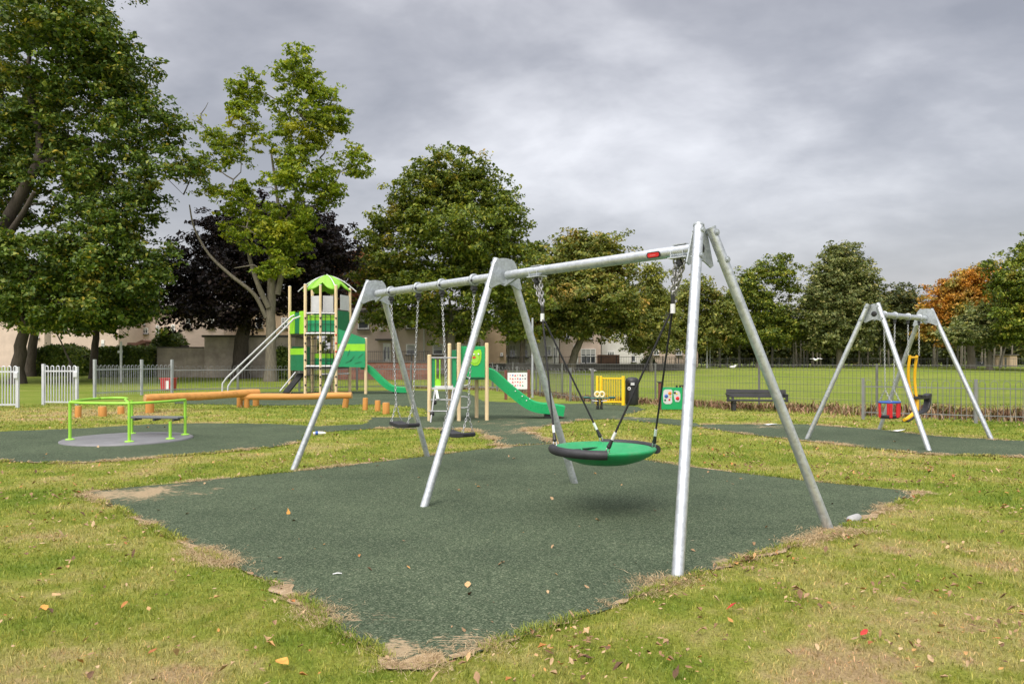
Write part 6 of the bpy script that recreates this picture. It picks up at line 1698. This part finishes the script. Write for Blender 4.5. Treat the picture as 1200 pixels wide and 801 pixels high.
LM['hedge'] = leaf_mat('hedge_leaves', [(0.0, (0.047, 0.086, 0.015)), (0.6, (0.110, 0.172, 0.027)), (1.0, (0.236, 0.272, 0.051))])

# left group
tree('sycamore_tree', 'huge sycamore at the upper left whose thick limb rises from the left edge', -38, 46, 0.62,
     [(70, -10, 85, 70), (-50, 20, 90, 90, 2), (120, 65, 50, 55, -1), (150, 95, 42, 42, 0), (90, 125, 75, 60), (20, 140, 70, 70, 2), (165, 150, 50, 40, -1), (195, 195, 45, 32, -2), (205, 150, 26, 22, 0), (222, 200, 22, 22, -1), (215, 228, 20, 12, 0), (130, 205, 65, 45, -1), (55, 225, 70, 45, 1), (-50, 190, 80, 90, 1), (-70, 300, 60, 60), (60, 50, 75, 55, -2)],
     LM['syc'], M['bark'], 101, 820, 180, 0.25, 0.95, fork=0.22, gap=0.23, lim=6,
     extra_limbs=[([(-22, 330, 0), (5, 265, -0.5), (28, 222, -0.8), (44, 190, -1), (46, 160, -0.8), (36, 115, -0.3), (34, 70, 0), (46, 20, 0)], 0.42, 0.07), ([(38, 206, -0.9), (56, 188, -1), (85, 183, -1), (120, 168, -1)], 0.24, 0.05), ([(2, 290, -0.6), (14, 270, -1.2), (28, 248, -2), (40, 225, -2.5)], 0.26, 0.1)])
tree('broad_tree', 'broad green tree on the left whose low crown hangs behind the pale gates', 20, 44, 0.42,
     [(40, 310, 70, 45, -1), (110, 275, 60, 42), (150, 250, 45, 35, 1), (-10, 345, 50, 45), (70, 355, 60, 32, -2), (140, 315, 52, 38, -1), (160, 355, 38, 32, 1), (110, 365, 45, 25, 0), (-50, 300, 60, 60), (185, 300, 20, 30, 1)],
     LM['syc'], M['bark'], 102, 480, 175, 0.23, 0.85, fork=0.30, gap=0.18, lim=3.2)
tree('broad_tree', 'slender upright trunk with green crown in front of the pale terraced house', 110, 52, 0.30, [(115, 330, 45, 40), (135, 360, 42, 28), (95, 350, 35, 30), (165, 330, 30, 30)], LM['syc'], M['bark'], 103, 130, 150, 0.25, 0.85, fork=0.42, lim=4.5)
tree('dark_tree', 'dark leaning trunk just right of the broad left tree', 34.5, 56, 0.38, [(40, 345, 35, 30), (25, 370, 30, 22), (60, 330, 35, 30)], LM['syc'], M['bark'], 104, 90, 140, 0.27, 0.9, fork=0.5, lean=0.5, lim=4.5)
tree('forked_tree', 'small yellow-green tree with a low forked trunk behind the left gates', 82.5, 48, 0.19, [(70, 372, 24, 16), (100, 366, 26, 18), (85, 356, 22, 16), (60, 380, 14, 9)], LM['lite'], M['bark2'], 105, 75, 130, 0.2, 0.65, fork=0.22, lim=3.6)
tree('pale_tree', 'tall open yellow-green tree with a pale forked trunk left of the climbing tower', 317, 47.5, 0.36,
     [(345, 88, 26, 20), (372, 104, 24, 20), (300, 108, 14, 22), (276, 105, 16, 18), (244, 120, 18, 9), (283, 140, 20, 20, -1), (328, 118, 18, 16), (360, 142, 30, 22), (395, 138, 16, 18, 1), (411, 190, 22, 17), (398, 205, 12, 10, -1), (335, 172, 42, 26, -1), (282, 180, 26, 22), (255, 165, 22, 16, 1), (345, 215, 40, 24, -1.5), (375, 185, 22, 24, 1), (300, 238, 34, 22), (262, 225, 26, 24, -1), (225, 140, 14, 10, 0), (330, 262, 40, 22, -1), (270, 262, 20, 14, -1), (365, 250, 18, 22, 1), (275, 314, 13, 9, -2), (322, 312, 28, 13, -2), (390, 165, 10, 12), (345, 290, 26, 18, -1), (300, 275, 24, 16, -1.5), (350, 62, 14, 12), (380, 225, 18, 16, 1), (240, 195, 20, 16, -0.5)],
     LM['lite'], M['bark2'], 106, 420, 130, 0.21, 0.58, fork=0.38, shrink=0.1, gap=0.215, shell=0.2, limb_r=0.40, lim=5,
     extra_limbs=[([(312, 372, -0.2), (298, 345, -0.6), (270, 322, -1), (245, 298, -1), (228, 268, -1), (222, 240, -1)], 0.15, 0.04), ([(315, 360, -0.3), (303, 335, -0.6), (292, 300, -0.5), (285, 260, -0.5)], 0.2, 0.08), ([(325, 345, 0), (332, 300, 0), (326, 240, 0), (318, 180, 0)], 0.2, 0.06)])
tree('copper_beech', 'dark purple copper beech with a stout trunk behind the pale open tree', 281, 52.5, 0.62,
     [(272, 280, 50, 34, 2), (315, 265, 36, 26, 2), (235, 320, 45, 40), (285, 320, 60, 40, -2), (215, 355, 30, 30, 1), (335, 290, 55, 50, 1), (365, 278, 36, 36, 2), (375, 320, 40, 45), (335, 345, 45, 30), (260, 360, 50, 28, -2), (385, 285, 25, 35, 2), (300, 235, 16, 22, 3), (352, 248, 14, 14, 3)],
     LM['copper'], M['bark'], 107, 520, 170, 0.25, 0.95, fork=0.30, gap=0.12, lim=3.2)
tree('copper_beech', 'narrower copper-leaved tree with a rusty branch behind the far swing plate', 420, 66, 0.35, [(405, 345, 28, 35), (425, 315, 22, 22), (435, 345, 22, 28), (395, 310, 20, 25)], LM['rust'], M['bark'], 108, 90, 140, 0.28, 1.0, fork=0.35, lim=4)
tree('maple_tree', 'large rounded green tree standing alone behind the middle of the swing', 528, 57, 0.42,
     [(530, 205, 52, 34), (558, 225, 46, 34), (505, 235, 50, 38), (590, 255, 28, 32), (470, 265, 42, 30), (448, 280, 26, 22), (545, 275, 62, 40, -2), (490, 300, 60, 38), (580, 310, 46, 42), (450, 330, 34, 28), (530, 340, 75, 34, -2), (600, 350, 40, 30), (480, 365, 55, 24), (560, 385, 65, 20), (432, 302, 18, 16), (625, 300, 16, 24)],
     LM['mid'], M['bark2'], 109, 640, 160, 0.26, 0.95, fork=0.26, gap=0.14, lim=3.2)
tree('autumn_tree', 'rounded green tree with rust-tinted top and a leaning trunk behind the near bay', 669, 66, 0.40,
     [(690, 298, 44, 26), (672, 320, 48, 30), (715, 325, 32, 30), (650, 345, 34, 30), (695, 352, 56, 30, -2), (735, 358, 24, 26), (665, 380, 45, 22), (708, 385, 50, 20, -1), (740, 388, 22, 14), (640, 375, 26, 22)],
     LM['aut'], M['bark2'], 110, 600, 165, 0.27, 1.0, fork=0.30, lean=1.0, gap=0.0, lim=3.7)
tree('tall_tree', 'green tree filling the gap between the rounded middle tree and the rust-tinted one', 612, 74, 0.35, [(625, 305, 18, 22), (630, 335, 24, 26), (612, 365, 34, 26), (645, 318, 16, 20), (600, 390, 35, 16)], LM['mid'], M['bark2'], 111, 170, 150, 0.29, 1.0, fork=0.3, lim=4.0)
tree('birch_tree', 'thin drooping birch right of the rust-tinted tree', 763, 68, 0.17, [(765, 322, 14, 16), (760, 345, 17, 20), (772, 368, 20, 20), (757, 388, 17, 20), (780, 345, 12, 14), (745, 402, 14, 12), (775, 400, 18, 14)], LM['birch'], M['barkb'], 112, 240, 130, 0.2, 0.7, fork=0.5, droop=0.35, gap=0.1, lim=2)
tree('turning_tree', 'red-tinged open tree seen behind the near front leg', 812, 80, 0.28, [(818, 342, 24, 18), (808, 366, 24, 20), (835, 365, 24, 22), (825, 392, 34, 22), (795, 395, 28, 22), (848, 385, 15, 18)], LM['aut'], M['bark2'], 113, 240, 140, 0.28, 1.0, fork=0.3, gap=0.2, lim=2.5)
tree('green_tree', 'open-topped green tree to the right of the near back leg', 890, 82, 0.35, [(912, 315, 22, 17), (895, 320, 20, 18), (878, 335, 20, 18), (920, 340, 16, 18, 1), (885, 362, 34, 24), (862, 355, 16, 20), (905, 385, 34, 24), (870, 392, 30, 22), (925, 372, 14, 20)], LM['mid'], M['bark2'], 114, 320, 150, 0.27, 0.95, fork=0.35, gap=0.18, lim=3)
tree('lime_tree', 'tall dense grey-green tree left of the small swing frame', 984, 80, 0.42, [(987, 302, 22, 16), (975, 320, 30, 22), (1003, 325, 22, 22), (985, 345, 44, 26), (960, 358, 24, 24), (1012, 358, 20, 22), (985, 378, 46, 24), (985, 402, 40, 18)], LM['grey'], M['bark2'], 115, 520, 165, 0.27, 1.0, fork=0.25, gap=0.06, lim=2.2)
tree('green_tree', 'smaller dark green tree behind the small swing frame', 1056, 86, 0.30, [(1057, 350, 22, 16), (1045, 370, 22, 20), (1068, 375, 22, 22), (1055, 398, 30, 20)], LM['dark'], M['bark2'], 116, 170, 140, 0.3, 1.1, fork=0.3, gap=0.1, lim=2.5)
tree('orange_tree', 'autumn tree with bright orange upper crown right of the small swing frame', 1138, 78, 0.45, [(1150, 330, 28, 22), (1120, 345, 28, 24), (1160, 355, 26, 22), (1105, 365, 24, 20), (1135, 370, 38, 22), (1098, 385, 20, 16)], LM['orange'], M['bark2'], 117, 300, 150, 0.27, 1.0, fork=0.3, gap=0.1, lim=3.5)
tree('green_tree', 'olive tree with spreading low branches in front of the orange crown', 1160, 72, 0.30, [(1160, 375, 34, 20), (1185, 385, 28, 20), (1130, 392, 26, 14), (1150, 405, 30, 12)], LM['grey'], M['bark2'], 118, 170, 140, 0.27, 0.95, fork=0.3, gap=0.12, lim=3)
tree('green_tree', 'tall open green tree cut by the right edge of the photograph', 1212, 68, 0.45, [(1200, 308, 26, 22), (1180, 325, 18, 16), (1225, 300, 30, 25), (1195, 340, 32, 24), (1220, 350, 35, 30), (1185, 365, 24, 18), (1240, 330, 30, 40), (1205, 390, 36, 18), (1158, 312, 14, 10), (1148, 306, 10, 9)], LM['mid'], M['bark2'], 119, 330, 140, 0.24, 0.9, fork=0.3, gap=0.2, lim=3)
# slim pale trunks along the wood's edge
k = 0
for px, h_, Yb_, lab in ((843.5, 404, 84, 'slim pale trunk nearest the street lamp at the wood edge'), (866.5, 398, 85, 'brightest slim pale trunk below the open-topped green tree'), (905, 400, 86, 'slim pale trunk midway between the two tall green trees'), (930, 398, 84, 'tall white birch trunk left of the grey-green tree'),
                         (946, 402, 86, 'thin pale trunk at the left foot of the grey-green tree'), (1122, 400, 84, 'thin dark trunk left of the orange tree'), (1172, 398, 80, 'leaning slim trunk in front of the camper van'), (1098, 398, 86, 'thin trunk under the left of the orange crown')):
    tree('slender_tree', lab, px, Yb_, 0.13, [(px, h_ - 12, 12, 12), (px + 5, h_ + 4, 9, 8)], LM['dark'] if k % 3 else LM['birch'], M['barkb'], 130 + k, 36, 110, 0.26, 0.9, fork=0.6, lim=3.2, lean=0.9 if px == 1172 else 0, group='slim trunks along the wood edge'); k += 1

def mass(name, label, spots, leafm, n, ls, seed, kind='stuff', trunks=None, lim=0.3, cat='wood'):
    r = np.random.default_rng(seed); Ps = []; Ns = []
    vol = np.array([a[3] * a[4] for a in spots]); vol = vol / vol.sum()
    for (x, y, z, rx, rz, ry), v in zip([(s[0], s[1], s[2], s[3], s[4], s[5]) for s in spots], vol):
        m = int(n * v); nc = max(6, m // 60); d_ = r.normal(size=(nc, 3)); d_ /= np.linalg.norm(d_, axis=1)[:, None]
        d_ *= (r.random(nc) ** 0.4)[:, None]; c = np.array([x, y, z]) + d_ * np.array([rx, ry, rz])
        P_ = np.repeat(c, 60, 0); q = r.normal(0, 0.5, P_.shape) * np.array([1.1, 1.1, 0.75]); P_ = P_ + q
        Ps.append(P_); Ns.append(np.array([0, 0, .8]) + q * 0.6 + r.normal(0, .5, P_.shape))
    P_ = np.concatenate(Ps); Nn_ = np.concatenate(Ns); k = P_[:, 2] > lim; 
    o = leaves_mesh(name, P_[k], Nn_[k], ls, leafm, r)
    return tag(o, label, cat, kind=kind)
r = np.random.default_rng(77)
sp_ = []
for i in range(64):
    Y = r.uniform(92, 112); px = 800 + 440 * i / 63 + r.normal(0, 4); top = r.uniform(372, 398)
    z1 = tz(top, Y); sp_.append((tx(px, Y), Y, 0.55 * z1 + 0.4, r.uniform(2.0, 3.6), 0.5 * z1, 2.5))
mass('woodland', 'dark woodland behind the trees along the far side of the field', sp_, LM['dark'], 110000, 0.42, 5, lim=0.9)
mb = MB()
for i in range(90):
    Y = r.uniform(88, 108); px = 830 + 400 * r.random(); x = tx(px, Y); mb.tube([(x, Y, 0.5), (x + r.normal(0, .15), Y, r.uniform(5, 8))], [r.uniform(.08, .16), .05], 6, False)
tag(mb.build('woodland_trunks', M['bark2']), 'thin trunks crowded inside the dark woodland', 'wood', kind='stuff')
sp_ = [(x, 190 + 30 * math.sin(x * .07), 4.0, 9, 4.5 + 2 * math.sin(x * .19), 5) for x in range(-260, 270, 9)]
mass('distant_treeline', 'far dark tree line beyond the houses', sp_, LM['dark'], 60000, 1.1, 6, lim=0.5)
# hedges and bushes
def hedge(name, label, px0, px1, top, Y, dep, leafm, n, ls, seed, cat='hedge', roundness=0.0):
    r = np.random.default_rng(seed); x0, x1 = tx(px0, Y), tx(px1, Y); g = gz(0, Y); z1 = tz(top, Y)
    u = r.random((n, 3)); f = r.integers(0, 3, n); 
    u[f == 0, 2] = 1 - 0.06 * r.random((f == 0).sum()); u[f == 1, 1] = 0.06 * r.random((f == 1).sum())
    P_ = np.stack([x0 + (x1 - x0) * u[:, 0], Y + dep * (u[:, 1] - 0.5), g + (z1 - g) * u[:, 2]], 1)
    if roundness:
        k = np.sin(np.clip(u[:, 0], 0.02, 0.98) * PI) ** roundness; P_[:, 2] = g + (P_[:, 2] - g) * k
    P_ += r.normal(0, 0.10, P_.shape) + (vnoise(P_, 0.9, seed)[:, None] - 0.5) * 0.25
    nr = np.array([0, -0.5, .7]) + r.normal(0, .6, P_.shape)
    root = thing(name, ((x0 + x1) / 2, Y, g), label, cat)
    leaves_mesh('leaves', P_, nr, ls, leafm, r, root, ((x0 + x1) / 2, Y, g))
    mb = MB(); mb.box(((x0 + x1) / 2, Y, (g + z1) / 2 - 0.12), ((x1 - x0) * 0.9, dep * 0.55, (z1 - g) * (0.8 if not roundness else 0.5))); mb.build('stems', M['bark'], root)
hedge('clipped_hedge', 'long clipped green hedge left of the stone garden wall', 118, 183.5, 409, 55, 1.6, LM['hedge'], 16000, 0.16, 201)
hedge('garden_hedge', 'dark green shrubbery behind the left gates', 40, 108, 406, 58, 2.4, LM['hedge'], 18000, 0.2, 202, roundness=0.35)
hedge('garden_bush', 'bushy shrub rising above the stone garden wall', 180, 219, 390, 57.5, 2.5, LM['hedge'], 9000, 0.19, 203, 'bush', 0.5)
hedge('garden_bush', 'low bush at the foot of the pale open tree', 322, 342, 408, 52, 1.4, LM['hedge'], 4000, 0.15, 204, 'bush', 0.5)
hedge('garden_bush', 'small dark bush in front of the pink harled house', 752, 768, 419, 72, 1.5, LM['dark'], 3000, 0.2, 205, 'bush', 0.6)
